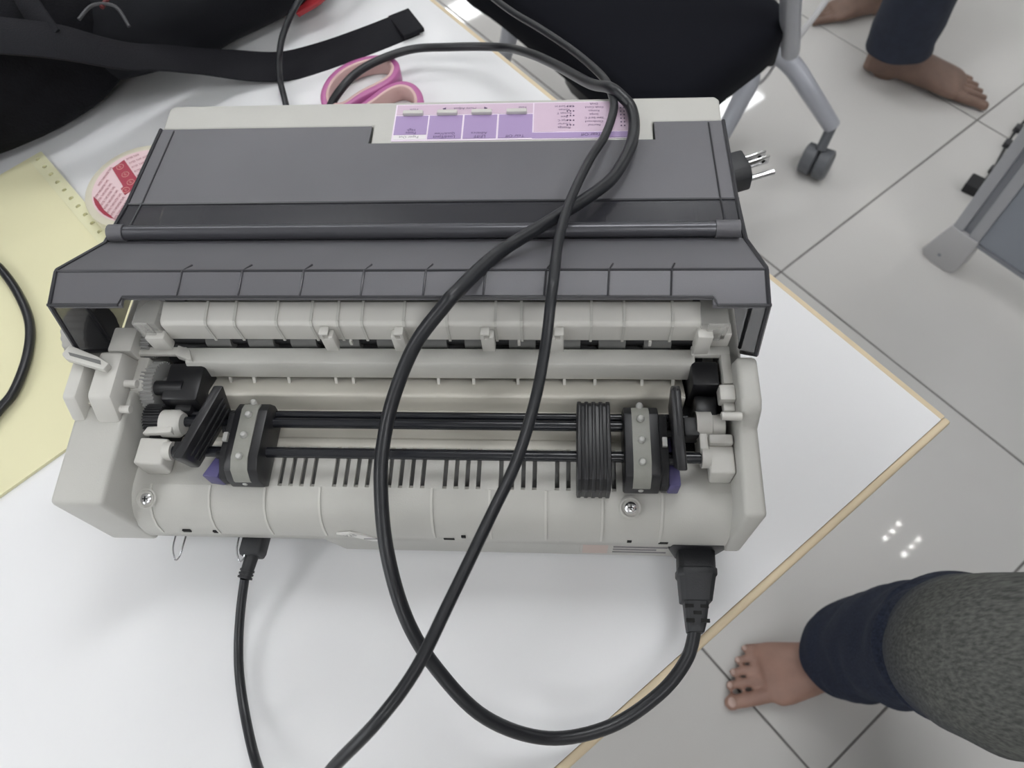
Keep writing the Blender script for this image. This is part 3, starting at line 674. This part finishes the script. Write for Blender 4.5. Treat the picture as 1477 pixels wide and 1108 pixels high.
for k in range(3):
    m = MB(); f = .35 + k * .25; p = Vector((-.0995, -.0120, .0250)).lerp(Vector((-.1009, -.0199, .0240)), f)
    m.cyl(p, p + Vector((-.0002, -.0011, -.0001)), .0043, 14); m.build('relief_ring', 'plug', up)
LEFTC = [(-.45, .30, .012), (-.3822, .2401, .0075), (-.3512, .2157, .0075), (-.3285, .1922, .0075), (-.3112, .1673, .0075), (-.3030, .1405, .0075), (-.3018, .1122, .0075), (-.3065, .0980, .0075), (-.3184, .0772, .0075), (-.37, .02, .005)]
m = MB(); m.tube(catmull(LEFTC, 8), .0034, 12); o = m.build('cable_loop', 'cord', None); tag(o, 'black cable loop lying on the yellow fanfold paper at the left', 'cable')

# ------------------------------------------------------------------ fanfold paper
PW, PL, PTH = .2413, .2794, .0026
pq = Matrix.Translation((-.3697, .3478, 0)) @ Matrix.Rotation(math.radians(-45), 4, 'Z')   # x runs along the right edge, -y into the sheet
fp = empty('fanfold_paper', pq @ Vector((PL / 2, -PW / 2, 0))); tag(fp, 'yellow fanfold computer paper with sprocket holes, partly under the printer', 'paper')
m = MB(); m.box(0, PL, -PW + .0124, -.0124, .0001, PTH, pq); m.build('sheet', 'paper', fp)
for y0 in (0, -PW + .0127):
    m = MB()
    for k in range(22):
        xa = k * .0127; n = 16; c = Vector((xa + .00635, y0 - .0060, 0)); hb = .0062
        sq = []
        for i in range(n):
            th = 2 * PI * i / n; dx, dy = math.cos(th), math.sin(th); f = 1 / max(abs(dx), abs(dy)); sq.append((dx * f * .00635, dy * f * hb))
        hole = [(.0020 * math.cos(2 * PI * i / n), .0020 * math.sin(2 * PI * i / n)) for i in range(n)]
        for i in range(n):
            j = (i + 1) % n
            P = lambda q, z: pq @ (c + Vector((q[0], q[1], z)))
            m.face([P(sq[i], PTH), P(sq[j], PTH), P(hole[j], PTH), P(hole[i], PTH)])
            m.face([P(hole[i], PTH), P(hole[j], PTH), P(hole[j], .0003), P(hole[i], .0003)])
            if abs(abs(sq[i][1]) - hb) < 1e-6 and abs(sq[i][1] - sq[j][1]) < 1e-6: m.face([P(sq[i], PTH), P(sq[i], .0003), P(sq[j], .0003), P(sq[j], PTH)])
    m.build('sprocket_strip', 'paper_margin', fp, smooth=0)
# the next fold of the stack peeks out a little at the top
m = MB(); m.box(-.004, PL - .004, -PW, -.0004, -.0000, .00025, pq); m.build('lower_sheet', 'paper_margin', fp)

# ------------------------------------------------------------------ tape roll
tcx, tcy, TR = -.2594, .2963, .0448
tp = empty('tape_roll', (tcx, tcy, .0027)); tag(tp, 'roll of tape with pink and red printed label, half behind the printer', 'tape')
TZ = .0027; TH = .012
m = MB(); m.lathe((tcx, tcy, TZ), [(.0385, 0), (TR, 0), (TR, TH - .0005), (TR - .0006, TH), (.0385, TH)], n=72); m.build('tape_winding', 'tape_side', tp)
m = MB(); m.lathe((tcx, tcy, TZ), [(.0001, TH - .0008), (.0390, TH - .0008), (.0390, TH + .0002), (.0001, TH + .0002)], n=72); lbm = m.build('printed_label', 'tape_label', tp)
zl = TZ + TH + .0003
MR = Matrix.Translation((tcx, tcy, zl))
def patch(pts, mat, name, z=.0003):
    m = MB(); m.prism(pts, 0, z, 'z', MR); return m.build(name, mat, lbm)
patch([(-.0290, .0180), (-.0215, .0275), (-.0060, .0085), (.0000, .0010), (-.0045, -.0055), (-.0095, -.0112), (-.0149, -.0045), (-.0135, -.0022)], 'tape_red', 'red_field')
patch([(-.0352, -.0125), (-.0312, -.0160), (-.0220, -.0267), (-.0112, -.0355), (-.0140, -.0350), (-.0205, -.0316), (-.0265, -.0266), (-.0310, -.0212), (-.0340, -.0160)], 'tape_red', 'red_arc')
for a, b in ((-.0225, .0195), (-.0155, .0110), (-.0085, .0025), (-.0100, -.0060)):
    p = MR @ Vector((a, b, .0004)); m = MB(); m.tube([p + Vector((math.cos(2 * PI * i / 20) * .0029, math.sin(2 * PI * i / 20) * .0029, 0)) for i in range(20)], .00025, 5, closed=True); m.build('ring_mark', 'tape_gold', lbm)
    text('E', .0034, p, math.radians(50), 'tape_gold', lbm, 'label_print')
# rows of lettering: along the row, then row by row towards the hub
ra = math.radians(76); rd_ = Vector((math.cos(ra), math.sin(ra), 0)); rn = Vector((.66, -.75, 0)) * .0049
for i in range(9):
    for j in range(3):
        q = Vector((-.0335, .0040, 0)) + rn * i + rd_ * (.0105 * (j - 1)) + Vector((.0012, 0, 0)) * i * .5
        inred = -.030 < q.x < .0 and abs((q.x + .0145) * .76 - (-(q.y - .0085)) * -.65) < -1
        if q.length > .0352 or q.x > .006 or (q.y > -.004 - (q.x + .0149) * 1.15 and q.x > -.0275): continue
        text('INTER TAPE', .0032, MR @ (q + Vector((0, 0, .0003))), ra, 'tape_print', lbm, 'label_print', sx=.60)
for i in range(6):
    for j in range(3):
        q = Vector((-.0150, .0305, 0)) + Vector((.0036, -.0046, 0)) * i + Vector((math.cos(.55), math.sin(.55), 0)) * (.0115 * j)
        if q.length > .0352: continue
        text('INTER TAPE', .0034, MR @ (q + Vector((0, 0, .0003))), .55, 'tape_print', lbm, 'label_print', sx=.60)

# ------------------------------------------------------------------ scissors
sc = empty('scissors', (-.09, .40, 0)); tag(sc, 'pair of scissors with pink and beige finger loops behind the printer', 'scissors')
l1 = [(-.1190, .3850), (-.1235, .4000), (-.1205, .4180), (-.1100, .4330), (-.0925, .4425), (-.0750, .4430), (-.0655, .4335), (-.0665, .4200), (-.0770, .4080), (-.0930, .3955), (-.1070, .3830)]
l2 = [(-.0890, .3780), (-.0800, .3930), (-.0690, .4050), (-.0577, .4100), (-.0470, .4050), (-.0400, .3900), (-.0420, .3700), (-.0560, .3580), (-.0750, .3600)]
for loop, z0 in ((l1, .0085), (l2, .0080)):
    P = catmull([(x, y, z0) for x, y in loop], 6, True); c = sum(P, Vector()) / len(P)
    m = MB(); m.tube(P, 0, closed=True, flat=(.0036, .0072), up=(0, 0, 1)); lo = m.build('finger_loop', 'scissor_pink', sc, smooth=60)
    m = MB(); m.tube([p + (c - p).normalized() * .0030 for p in P], 0, closed=True, flat=(.0014, .0076), up=(0, 0, 1)); m.build('soft_lining', 'scissor_inner', lo, smooth=60)
m = MB(); m.prism([(-.1075, .3860), (-.0960, .3920), (-.0850, .3700), (-.0870, .3450), (-.0960, .3480)], .003, .010, 'z'); m.build('shank', 'scissor_pink', sc, bevel=.002)
m = MB(); m.prism([(-.0960, .3560), (-.0840, .3560), (-.0830, .3300), (-.0880, .2900)], .0040, .0055, 'z'); m.build('blade', 'steel', sc)
m = MB(); m.prism([(-.0900, .3560), (-.0790, .3560), (-.0840, .3300), (-.0910, .2900)], .0058, .0073, 'z'); m.build('blade', 'steel', sc)
m = MB(); m.cyl((-.0870, .3450, .003), (-.0870, .3450, .0095), .003, 14); m.build('pivot', 'steel', sc)

# ------------------------------------------------------------------ backpack
bd = Vector((.83, .56, 0)).normalized(); bn = Vector((-bd.y, bd.x, 0))
def bagmat(c): return Matrix(((bd.x, bn.x, 0, c[0]), (bd.y, bn.y, 0, c[1]), (0, 0, 1, c[2]), (0, 0, 0, 1)))
bk = empty('backpack', (-.53, .50, 0)); tag(bk, 'black fabric backpack lying on the table with a loose webbing strap', 'backpack')
def lump(c, rx, ry, rz, name, mat, amp=.008, fr=14, e1=.55, e2=.5, parent=bk):
    m = MB(); M = bagmat((0, 0, 0)).to_3x3()
    m.ellipsoid(c, rx, ry, rz, M, 64, 32, e1, e2)
    for v in m.bm.verts:
        d = noise.noise(v.co * fr) * amp + noise.noise(v.co * fr * 3.1) * amp * .35
        dr = (v.co - Vector(c)).normalized(); v.co += dr * d
        v.co.z = max(v.co.z, .0005)
    return m.build(name, mat, parent, smooth=80)
lump((-.600, .380, .055), .29, .160, .054, 'body', 'bag', .007, 12, .40, .34)
lump((-.285, .528, .048), .172, .100, .046, 'front_pocket', 'bag_smooth', .006, 14, .7, .75)
lump((-.600, .370, .112), .22, .105, .012, 'mesh_pocket', 'bag', .006, 20, .8, .6)
m = MB(); m.tube(catmull([(-.17, .515, .020), (-.148, .522, .030), (-.142, .535, .045), (-.15, .56, .05)], 6), 0, flat=(.013, .003), up=(.4, -.2, 1)); m.build('red_tab', 'red', bk)
# loose strap with stitched end
SP = [(-.4000, .3600, .117), (-.3500, .3500, .116), (-.3000, .3600, .100), (-.2700, .3800, .072), (-.2450, .4080, .046), (-.2160, .4334, .020), (-.1766, .4451, .007), (-.1418, .4604, .0035), (-.0995, .4830, .003), (-.0597, .5073, .003)]
m = MB(); m.tube(catmull(SP, 6), 0, flat=(.0155, .0011), up=(.1, -.25, 1)); ws = m.build('webbing_strap', 'webbing', bk, smooth=50)
m = MB(); m.tube([(-.0740, .4985, .0050), (-.0660, .5035, .0050), (-.0560, .5095, .0050)], 0, flat=(.0175, .0022), up=(0, 0, 1)); m.build('strap_end', 'webbing', ws, bevel=.0008)
m = MB(); m.tube(catmull([(-.370, .520, .108), (-.350, .460, .118), (-.330, .400, .119), (-.305, .365, .100)], 6), 0, flat=(.009, .001), up=(-.2, -.6, 1)); m.build('side_strap', 'webbing', bk, smooth=50)
m = MB(); m.tube(catmull([(-.292, .388, .098), (-.284, .402, .100), (-.268, .404, .097), (-.258, .392, .088)], 6), .0014, 8); m.build('wire_buckle', 'wire_grey', bk)
m = MB(); m.tube(catmull([(-.278, .402, .098), (-.272, .430, .100), (-.270, .460, .100), (-.27, .50, .10)], 6), .0018, 8); m.build('red_cord', 'dark_red', bk)

# ------------------------------------------------------------------ swivel chair
FZ = -T
ch = empty('swivel_chair', (.22, 1.02, FZ)); tag(ch, 'swivel chair with black seat and grey tubular base behind the table', 'chair')
so = catmull([(.1400, .700, 0), (.1650, .664, 0), (.2030, .656, 0), (.2420, .662, 0), (.2750, .688, 0), (.3300, .742, 0), (.3790, .793, 0), (.3900, .830, 0), (.3720, .870, 0), (.260, 1.010, 0), (.170, 1.110, 0), (.120, 1.130, 0), (.070, 1.110, 0), (-.020, 1.040, 0), (-.075, .985, 0), (-.068, .950, 0), (-.0120, .890, 0)], 4, True)
cc = sum(so, Vector()) / len(so)
m = MB(); m.rings([[cc + (p - cc) * k + Vector((0, 0, z)) for p in so] for k, z in ((.90, -.290), (.985, -.280), (1.0, -.255), (.995, -.235), (.97, -.222), (.90, -.214), (.6, -.208), (.25, -.206))]); m.build('seat', 'seat', ch, smooth=60)
m = MB(); m.cyl((cc.x, cc.y, -.290), (cc.x, cc.y, -.35), .09, 24); m.build('tilt_mechanism', 'black', ch)
m = MB(); m.box(.345, .405, .855, .905, -.335, -.295); m.build('arm_bracket', 'black_matte', ch, bevel=.006)
hub = Vector((.20, 1.16, -.50))
m = MB(); m.cyl((hub.x, hub.y, -.35), hub, .028, 20); m.build('gas_lift', 'chair_grey', ch)
m = MB(); m.lathe(hub + Vector((0, 0, -.06)), [(.035, 0), (.05, .01), (.05, .07), (.035, .08)], n=28); m.build('base_hub', 'chair_grey', ch)
legs = [([hub, (.34, 1.12, -.470), (.4423, 1.0950, -.470), (.5029, 1.0717, -.500), (.5473, 1.0381, -.540), (.6010, 1.0170, -.600)], (.588, .995)),
        ([hub, (.33, 1.11, -.480), (.410, 1.095, -.490), (.4334, 1.0646, -.520), (.4171, 1.0367, -.560), (.3934, 1.0092, -.612)], (.385, .99)),
        ([hub, (.10, 1.18, -.480), (.02, 1.20, -.490), (-.0181, 1.2157, -.510), (-.0302, 1.2175, -.545), (-.0462, 1.2318, -.605)], (-.06, 1.22)),
        ([hub, (.16, 1.30, -.48), (.12, 1.42, -.51), (.10, 1.52, -.60)], (.09, 1.53)), ([hub, (.28, 1.30, -.48), (.36, 1.42, -.51), (.41, 1.50, -.60)], (.42, 1.52))]
for P, (cx_, cy_) in legs:
    Q = catmull(P, 6); m = MB(); m.tube(Q, [.024 - .008 * i / (len(Q) - 1) for i in range(len(Q))], 14); lg = m.build('base_leg', 'chair_grey', ch)
    e_ = Vector(P[-1]); ax = Vector((.8, -.5, 0)).normalized()
    m = MB(); m.cyl(e_, (cx_, cy_, -.640), .010, 12); m.build('caster_stem', 'caster', lg)
    for s in (-1, 1):
        c = Vector((cx_, cy_, -.669)) + ax * .0145 * s
        m = MB(); m.lathe(c - ax * .013, [(.024, 0), (.030, .003), (.031, .024), (.024, .028)], ax, 24); m.build('caster_wheel', 'caster', lg)
m = MB(); m.tube(catmull([(.424, .866, -.315), (.419, .8569, -.300), (.401, .824, -.250), (.383, .7927, -.200), (.363, .757, -.14), (.3429, .7218, -.08), (.33, .70, -.02)], 6), .0138, 14); m.build('arm_tube', 'chair_grey', ch)
m = MB(); m.tube(catmull([(.43, .90, -.34), (.455, .93, -.33), (.50, .985, -.30), (.52, 1.02, -.26)], 6), .005, 8); m.build('height_lever', 'cap_plastic', ch)
m = MB(); m.tube(catmull([(.437, 1.09, -.53), (.455, 1.08, -.55), (.470, 1.085, -.54), (.485, 1.10, -.52)], 6), .003, 8); m.build('cable_stay', 'cap_plastic', ch)

# ------------------------------------------------------------------ partition screen at the right
pt0 = Vector((.782, .784, FZ)); MQ = Matrix.Translation(pt0) @ RG
ps = empty('partition_screen', pt0); tag(ps, 'blue-grey partition screen with aluminium post at the right edge', 'partition')
m = MB(); m.prism([(-.020, .014), (-.012, .003), (.004, 0), (.034, 0), (.048, .006), (.053, .020), (.053, .095), (0, .095)], -.019, .019, 'y', MQ); fc = m.build('foot_cap', 'cap_plastic', ps, bevel=.002)
m = MB(); m.cyl(MQ @ Vector((.012, -.0195, .026)), MQ @ Vector((.012, -.018, .026)), .0035, 12); m.build('cap_screw', 'alu_dark', fc)
m = MB(); m.box(.001, .020, -.017, .017, .095, .72, MQ); m.build('post_profile', 'alu', ps, bevel=.002)
m = MB(); m.box(.020, .033, -.010, .010, .095, .72, MQ); m.build('post_groove', 'alu_dark', ps)
m = MB(); m.box(.033, .052, -.017, .017, .095, .72, MQ); m.build('post_profile', 'alu', ps, bevel=.002)
m = MB(); m.box(.052, 1.30, -.012, .012, .090, .72, MQ); m.build('screen_panel', 'panel_blue', ps, bevel=.002)
m = MB(); m.box(.052, 1.30, -.013, .013, .081, .090, MQ); m.build('bottom_rail', 'alu_dark', ps)
m = MB(); m.box(1.30, 1.352, -.017, .017, 0, .72, MQ); m.build('post_profile', 'alu', ps, bevel=.002)
ad = empty('cable_clip', (.8918, .9413, FZ)); tag(ad, 'small black box with thin dark cord on the tiles behind the partition', 'cable clip')
m = MB(); m.box(-.018, .018, -.015, .015, .0005, .022, Matrix.Translation((.890, .945, FZ)) @ Matrix.Rotation(.9, 4, 'Z')); m.build('box', 'black_matte', ad, bevel=.002)
m = MB(); m.tube(catmull([(.900, .948, FZ + .008), (.9100, .9556, FZ + .006), (.9403, .9900, FZ + .004), (.987, 1.0615, FZ + .004), (1.0191, 1.1042, FZ + .004), (1.10, 1.19, FZ + .004)], 6), .0028, 8); m.build('cord', 'cord', ad)
for p in ((.9403, .990), (.987, 1.0615), (1.0191, 1.1042)):
    m = MB(); m.box(-.008, .008, -.007, .007, 0, .012, Matrix.Translation((p[0], p[1], FZ)) @ Matrix.Rotation(.9, 4, 'Z')); m.build('bead', 'wire_grey', ad, bevel=.002)

# ------------------------------------------------------------------ people (legs and feet in view; photographer's unseen body added for its shade)
def ring_at(c, t, rx, ry, n=28, ref=(0, 0, 1), ph=0.0, amp=0.0):
    t = Vector(t).normalized(); ref = Vector(ref); u = (ref - t * ref.dot(t))
    u = u.normalized() if u.length > 1e-4 else t.orthogonal().normalized(); v = t.cross(u); out = []
    for k in range(n):
        a = 2 * PI * k / n; q = 1 + amp * math.sin(3 * a + ph) + amp * .6 * math.sin(7 * a + ph * 2.3)
        out.append(Vector(c) + u * math.cos(a) * rx * q + v * math.sin(a) * ry * q)
    return out
def foot(heel, toe, side_, mat, name, ankle_top, nails=True, extra=None, voxel=.0030):
    """a bare foot from heel point to toe tip on the floor; side_=+1 when the big toe is on the left of the walking direction"""
    heel = Vector(heel); toe = Vector(toe); L = (toe - heel).length; d = (toe - heel).normalized(); l = Vector((-d.y, d.x, 0)) * side_
    up = Vector((0, 0, 1)); m = MB()
    def P(a, b, z): return heel + d * (a * L) + l * (b * L) + up * (z * L)
    secs = [(.0, .0, .07, .035, .06), (.04, .0, .11, .105, .10), (.14, .0, .13, .125, .125), (.28, .0, .15, .118, .145), (.42, .015, .135, .125, .130), (.55, .02, .115, .148, .108), (.66, .02, .093, .170, .086), (.715, .015, .080, .174, .072), (.750, .005, .070, .160, .060), (.775, -.005, .062, .13, .048)]
    R = []
    for a, b, zc, wd, h in secs:
        c = P(a, b, 0); row = []
        for k in range(20):
            th = 2 * PI * k / 20; x = math.cos(th) * wd; z = math.sin(th) * h + zc
            row.append(c + l * (x * L) + up * (max(z, .004) * L))
        R.append(row)
    m.rings(R)
    at = Vector(ankle_top); a0 = P(.17, 0, .14)
    m.rings([ring_at(a0.lerp(at, f), at - a0, rr * L, rr * 1.12 * L, 20) for f, rr in ((-.25, .10), (.15, .125), (.45, .125), (1.0, .15))])
    toes = [(.122, .81, 1.00, .045, .043), (.038, .82, .985, .0285, .033), (-.024, .80, .950, .0255, .031), (-.082, .77, .905, .0245, .030), (-.136, .72, .850, .0245, .029)]
    nl = []
    for b, a0_, a1_, rw, rh in toes:
        p = [P(a0_ - .10, b * .9, .060), P(a0_, b, .056), P((a0_ + a1_) / 2, b * 1.04, .052), P(a1_ - .025, b * 1.05, .040)]
        q = catmull(p, 4); n_ = len(q)
        m.tube(q, [rw * L * (1 - .18 * (i / n_)) for i in range(n_)], 12)
        m.ellipsoid(P(a1_ - .030, b * 1.05, .040), rw * L * .98, rw * L * .98, rh * L * .95, None, 14, 10)
        nl.append((P(a1_ - .022, b * 1.05, .040 + rh * .86), rw * L * .62))
    if extra: extra(m)
    for v in m.bm.verts: v.co.z = max(v.co.z, FZ + .0006)
    ob = m.build(name, mat, None, smooth=80)
    md = ob.modifiers.new('join', 'REMESH'); md.mode = 'VOXEL'; md.voxel_size = voxel; md.use_smooth_shade = True
    sm = ob.modifiers.new('soften', 'SMOOTH'); sm.factor = .5; sm.iterations = 4
    if nails:
        for p, r in nl:
            k = MB(); k.ellipsoid(p, r, r * .8, r * .30, Matrix.Rotation(math.atan2(d.y, d.x) + PI / 2, 3, 'Z'), 14, 8); k.build('toenail', 'nail', ob)
    return ob
def trouser(path, mat, name, parent, n=40, amp=.02, hollow=True):
    """path: (centre, rx, ry) rings"""
    C = catmull([p[0] for p in path], 6); rx = []; ry = []
    for i in range(len(path) - 1):
        for k in range(6):
            f = k / 6; rx.append(path[i][1] * (1 - f) + path[i + 1][1] * f); ry.append(path[i][2] * (1 - f) + path[i + 1][2] * f)
    rx.append(path[-1][1]); ry.append(path[-1][2]); R = []
    for i, c in enumerate(C):
        t = C[min(i + 1, len(C) - 1)] - C[max(i - 1, 0)]
        R.append(ring_at(c, t, rx[i], ry[i], n, (-1, .02, .05), ph=i * .55, amp=amp))
    t = C[1] - C[0]
    R.insert(0, ring_at(C[0], t, rx[0] - .004, ry[0] - .004, n, (-1, .02, .05), 0, amp)); R.insert(0, ring_at(C[0] + t.normalized() * .03, t, rx[0] - .006, ry[0] - .006, n, (-1, .02, .05), 0, amp))
    m = MB(); m.rings(R, cap=True)
    for v in m.bm.verts: v.co += Vector((noise.noise(v.co * 22), noise.noise(v.co * 22 + Vector((5, 0, 0))), noise.noise(v.co * 22 + Vector((0, 9, 0))))) * .004
    ob = m.build(name, mat, parent, smooth=70, sub=1); return ob

# photographer: right leg beside the table, plus unseen body added to shade it
def fz(x, y, z): return Vector((x, y, FZ + z))
HD = fz(.44, -.26, 1.32); HF = Vector((-.44, .15, -.13)).normalized(); HS = Vector((0, 0, 1)).cross(HF).normalized(); HU = HF.cross(HS)
HM = Matrix((HF, HS, HU)).transposed()
def limb(m, pts, rad, n=16):
    Q = catmull(pts, 6); k = len(Q) - 1; R = []
    for i in range(k + 1):
        f = i / k * (len(rad) - 1); a = min(int(f), len(rad) - 2); R.append(rad[a] + (rad[a + 1] - rad[a]) * (f - a))
    m.tube(Q, R, n)
def hand(m, wrist, d, n_, thumb):
    d = Vector(d).normalized(); n_ = Vector(n_); n_ = (n_ - d * n_.dot(d)).normalized(); l = d.cross(n_) * thumb; w = Vector(wrist)
    limb(m, [w - d * .02, w + d * .03, w + d * .075], [.024, .030, .030], 12)
    limb(m, [w + d * .03 + l * .016, w + d * .07 + l * .022], [.020, .017], 10); limb(m, [w + d * .03 - l * .016, w + d * .07 - l * .022], [.020, .016], 10)
    for b, ln in ((.030, .070), (.010, .078), (-.010, .072), (-.029, .058)):
        p = w + d * .075 + l * b
        limb(m, [p - d * .02, p, p + d * ln * .42 + n_ * .012, p + d * ln * .68 + n_ * .032, p + d * ln * .72 + n_ * .050], [.0095, .0095, .0088, .0082, .0072], 10)
    p = w + d * .025 + l * .026
    limb(m, [p, p + l * .022 + d * .020 + n_ * .008, p + l * .030 + d * .045 + n_ * .022, p + l * .028 + d * .062 + n_ * .034], [.013, .0115, .0100, .0085], 10)
def upper_body(m):  # unseen torso, arms and head put in to block light
    limb(m, [fz(.475, .048, .16), fz(.475, .040, .28), fz(.470, .012, .40), fz(.468, -.006, .47)], [.040, .052, .050, .052])
    limb(m, [fz(.465, -.008, .475), fz(.62, -.032, .51), fz(.90, -.06, .53)], [.055, .065, .075])
    limb(m, [fz(.545, -.34, .04), fz(.53, -.335, .20), fz(.51, -.32, .40), fz(.50, -.31, .47)], [.034, .046, .050, .052])
    limb(m, [fz(.50, -.31, .475), fz(.65, -.28, .51), fz(.90, -.23, .53)], [.055, .065, .075])
    limb(m, [fz(.62, -.345, .035), fz(.54, -.345, .050), fz(.46, -.350, .034), fz(.40, -.352, .022), fz(.365, -.353, .014)], [.026, .036, .034, .030, .012])
    for k in range(5): limb(m, [fz(.41, -.385 + .017 * k, .020), fz(.372 + .012 * abs(k - 1), -.388 + .018 * k, .016), fz(.352 + .013 * abs(k - 1), -.390 + .0185 * k, .011)], [.011, .010, .008], 10)
    limb(m, [fz(.93, -.145, .52), fz(.90, -.16, .66), fz(.84, -.19, .82), fz(.76, -.215, .98), fz(.68, -.235, 1.09), fz(.64, -.245, 1.13)], [.15, .135, .135, .15, .14, .07], 22)
    limb(m, [fz(.68, -.235, 1.08), fz(.555, -.25, 1.19), HD - HU * .06 - HF * .01], [.062, .055, .052])
    limb(m, [fz(.69, -.10, 1.07), fz(.69, -.02, 1.06), fz(.60, .0, 1.00), fz(.50, -.02, .945)], [.07, .056, .046, .040])
    limb(m, [fz(.50, -.02, .945), fz(.38, -.06, 1.01), fz(.245, -.135, 1.11)], [.041, .038, .026])
    limb(m, [fz(.68, -.36, 1.07), fz(.67, -.45, 1.05), fz(.57, -.50, .99), fz(.46, -.50, .945)], [.07, .056, .046, .040])
    limb(m, [fz(.46, -.50, .945), fz(.33, -.42, 1.02), fz(.215, -.325, 1.11)], [.041, .038, .026])
    hand(m, fz(.240, -.138, 1.113), (-.75, -.30, .35), (-.3, .3, .6), 1); hand(m, fz(.210, -.320, 1.113), (-.55, .55, .35), (-.3, -.3, .6), -1)
    m.ellipsoid(HD, .092, .072, .112, HM, 28, 18); m.ellipsoid(HD - HU * .055 + HF * .030, .058, .054, .060, HM, 20, 12)
    limb(m, [HD + HF * .086 + HU * .018, HD + HF * .100 - HU * .012, HD + HF * .104 - HU * .026], [.008, .010, .013], 10)
    m.ellipsoid(HD + HF * .083 - HU * .060, .012, .024, .008, HM, 14, 8)
    for sd in (-1, 1): m.ellipsoid(HD + HS * .073 * sd - HF * .005, .018, .008, .030, HM, 14, 10)
pf = foot((.560, .062, FZ), (.312, .020, FZ), 1, 'skin', 'person', (.475, .048, FZ + .22), extra=upper_body, voxel=.0034)
tag(pf, 'person in faded blue jeans, bare foot below the table corner', 'person')
for sd in (-1, 1):
    m = MB(); m.ellipsoid(HD + HF * .078 + HS * .030 * sd + HU * .008, .012, .012, .009, HM, 14, 10); ey_ = m.build('eye', 'eye', pf)
    m = MB(); m.ellipsoid(HD + HF * .0885 + HS * .030 * sd + HU * .007, .0025, .005, .005, HM, 10, 8); m.build('iris', 'iris', ey_)
    m = MB(); limb(m, [HD + HF * .088 + HS * .014 * sd + HU * .027, HD + HF * .086 + HS * .032 * sd + HU * .031, HD + HF * .074 + HS * .050 * sd + HU * .026], [.003, .0036, .002], 8); m.build('eyebrow', 'hair', pf)
m = MB(); m.ellipsoid(HD - HF * .012 + HU * .026, .098, .081, .104, HM, 36, 24)
for v in m.bm.verts:
    q = v.co - HD
    if q.dot(HF) > .045 and q.dot(HU) < .075: v.co -= HF * (q.dot(HF) - .045)
    if q.dot(HU) < -.03: v.co += HU * (-.03 - q.dot(HU))
m.build('hair', 'hair', pf)
m = MB(); limb(m, [fz(.93, -.145, .53), fz(.90, -.16, .66), fz(.84, -.19, .82), fz(.76, -.215, .98), fz(.68, -.235, 1.09), fz(.645, -.245, 1.135)], [.165, .150, .150, .165, .152, .075], 30); shirt = m.build('shirt', 'shirt', pf, smooth=80)
for P in ([fz(.70, -.12, 1.06), fz(.69, -.02, 1.06), fz(.60, .0, 1.00), fz(.55, -.01, .970)], [fz(.69, -.34, 1.06), fz(.67, -.45, 1.05), fz(.57, -.50, .99), fz(.515, -.50, .965)]):
    m = MB(); limb(m, P, [.085, .070, .062, .060], 20); m.build('sleeve', 'shirt', shirt, smooth=80)
trouser([((.555, -.340, FZ + .06), .062, .060), ((.540, -.335, FZ + .20), .066, .066), ((.515, -.322, FZ + .36), .068, .068), ((.500, -.312, FZ + .46), .084, .074), ((.56, -.298, FZ + .505), .082, .076), ((.70, -.27, FZ + .52), .084, .082), ((.92, -.20, FZ + .54), .11, .13)], 'denim', 'jeans', pf, amp=.018)
trouser([((.470, .050, FZ + .070), .064, .060), ((.472, .048, FZ + .11), .066, .064), ((.474, .044, FZ + .17), .064, .064), ((.474, .036, FZ + .23), .070, .068), ((.472, .024, FZ + .31), .068, .066), ((.466, .012, FZ + .37), .071, .066), ((.460, .006, FZ + .395), .078, .072), ((.456, .002, FZ + .412), .070, .064),
         ((.452, -.004, FZ + .435), .078, .070), ((.458, -.016, FZ + .480), .088, .072), ((.510, -.024, FZ + .505), .082, .074), ((.62, -.032, FZ + .515), .080, .078), ((.80, -.06, FZ + .52), .088, .09), ((.95, -.11, FZ + .54), .12, .13)], 'denim', 'jeans', pf, amp=.022)
# bystander: two legs walking
by = foot((.745, 1.305, FZ), (.985, 1.195, FZ), -1, 'skin_dark', 'person', (.775, 1.275, FZ + .22), nails=False)
tag(by, 'person in dark navy jeans walking barefoot behind the chair', 'person')
trouser([((.782, 1.262, FZ + .085), .068, .062), ((.780, 1.262, FZ + .14), .066, .062), ((.778, 1.258, FZ + .28), .066, .064), ((.775, 1.250, FZ + .46), .078, .076), ((.770, 1.30, FZ + .70), .090, .090), ((.760, 1.36, FZ + .88), .10, .11)], 'navy', 'jeans', by, amp=.01)
b2 = foot((.855, 1.500, FZ), (.655, 1.478, FZ), 1, 'skin_dark', 'foot', (.825, 1.505, FZ + .22), nails=False)
place(b2, WPOS[b2], by)
trouser([((.800, 1.510, FZ + .085), .064, .060), ((.800, 1.515, FZ + .14), .066, .062), ((.795, 1.52, FZ + .28), .066, .064), ((.785, 1.50, FZ + .46), .078, .076), ((.775, 1.46, FZ + .70), .090, .090), ((.765, 1.42, FZ + .88), .10, .11)], 'navy', 'jeans', by, amp=.01)
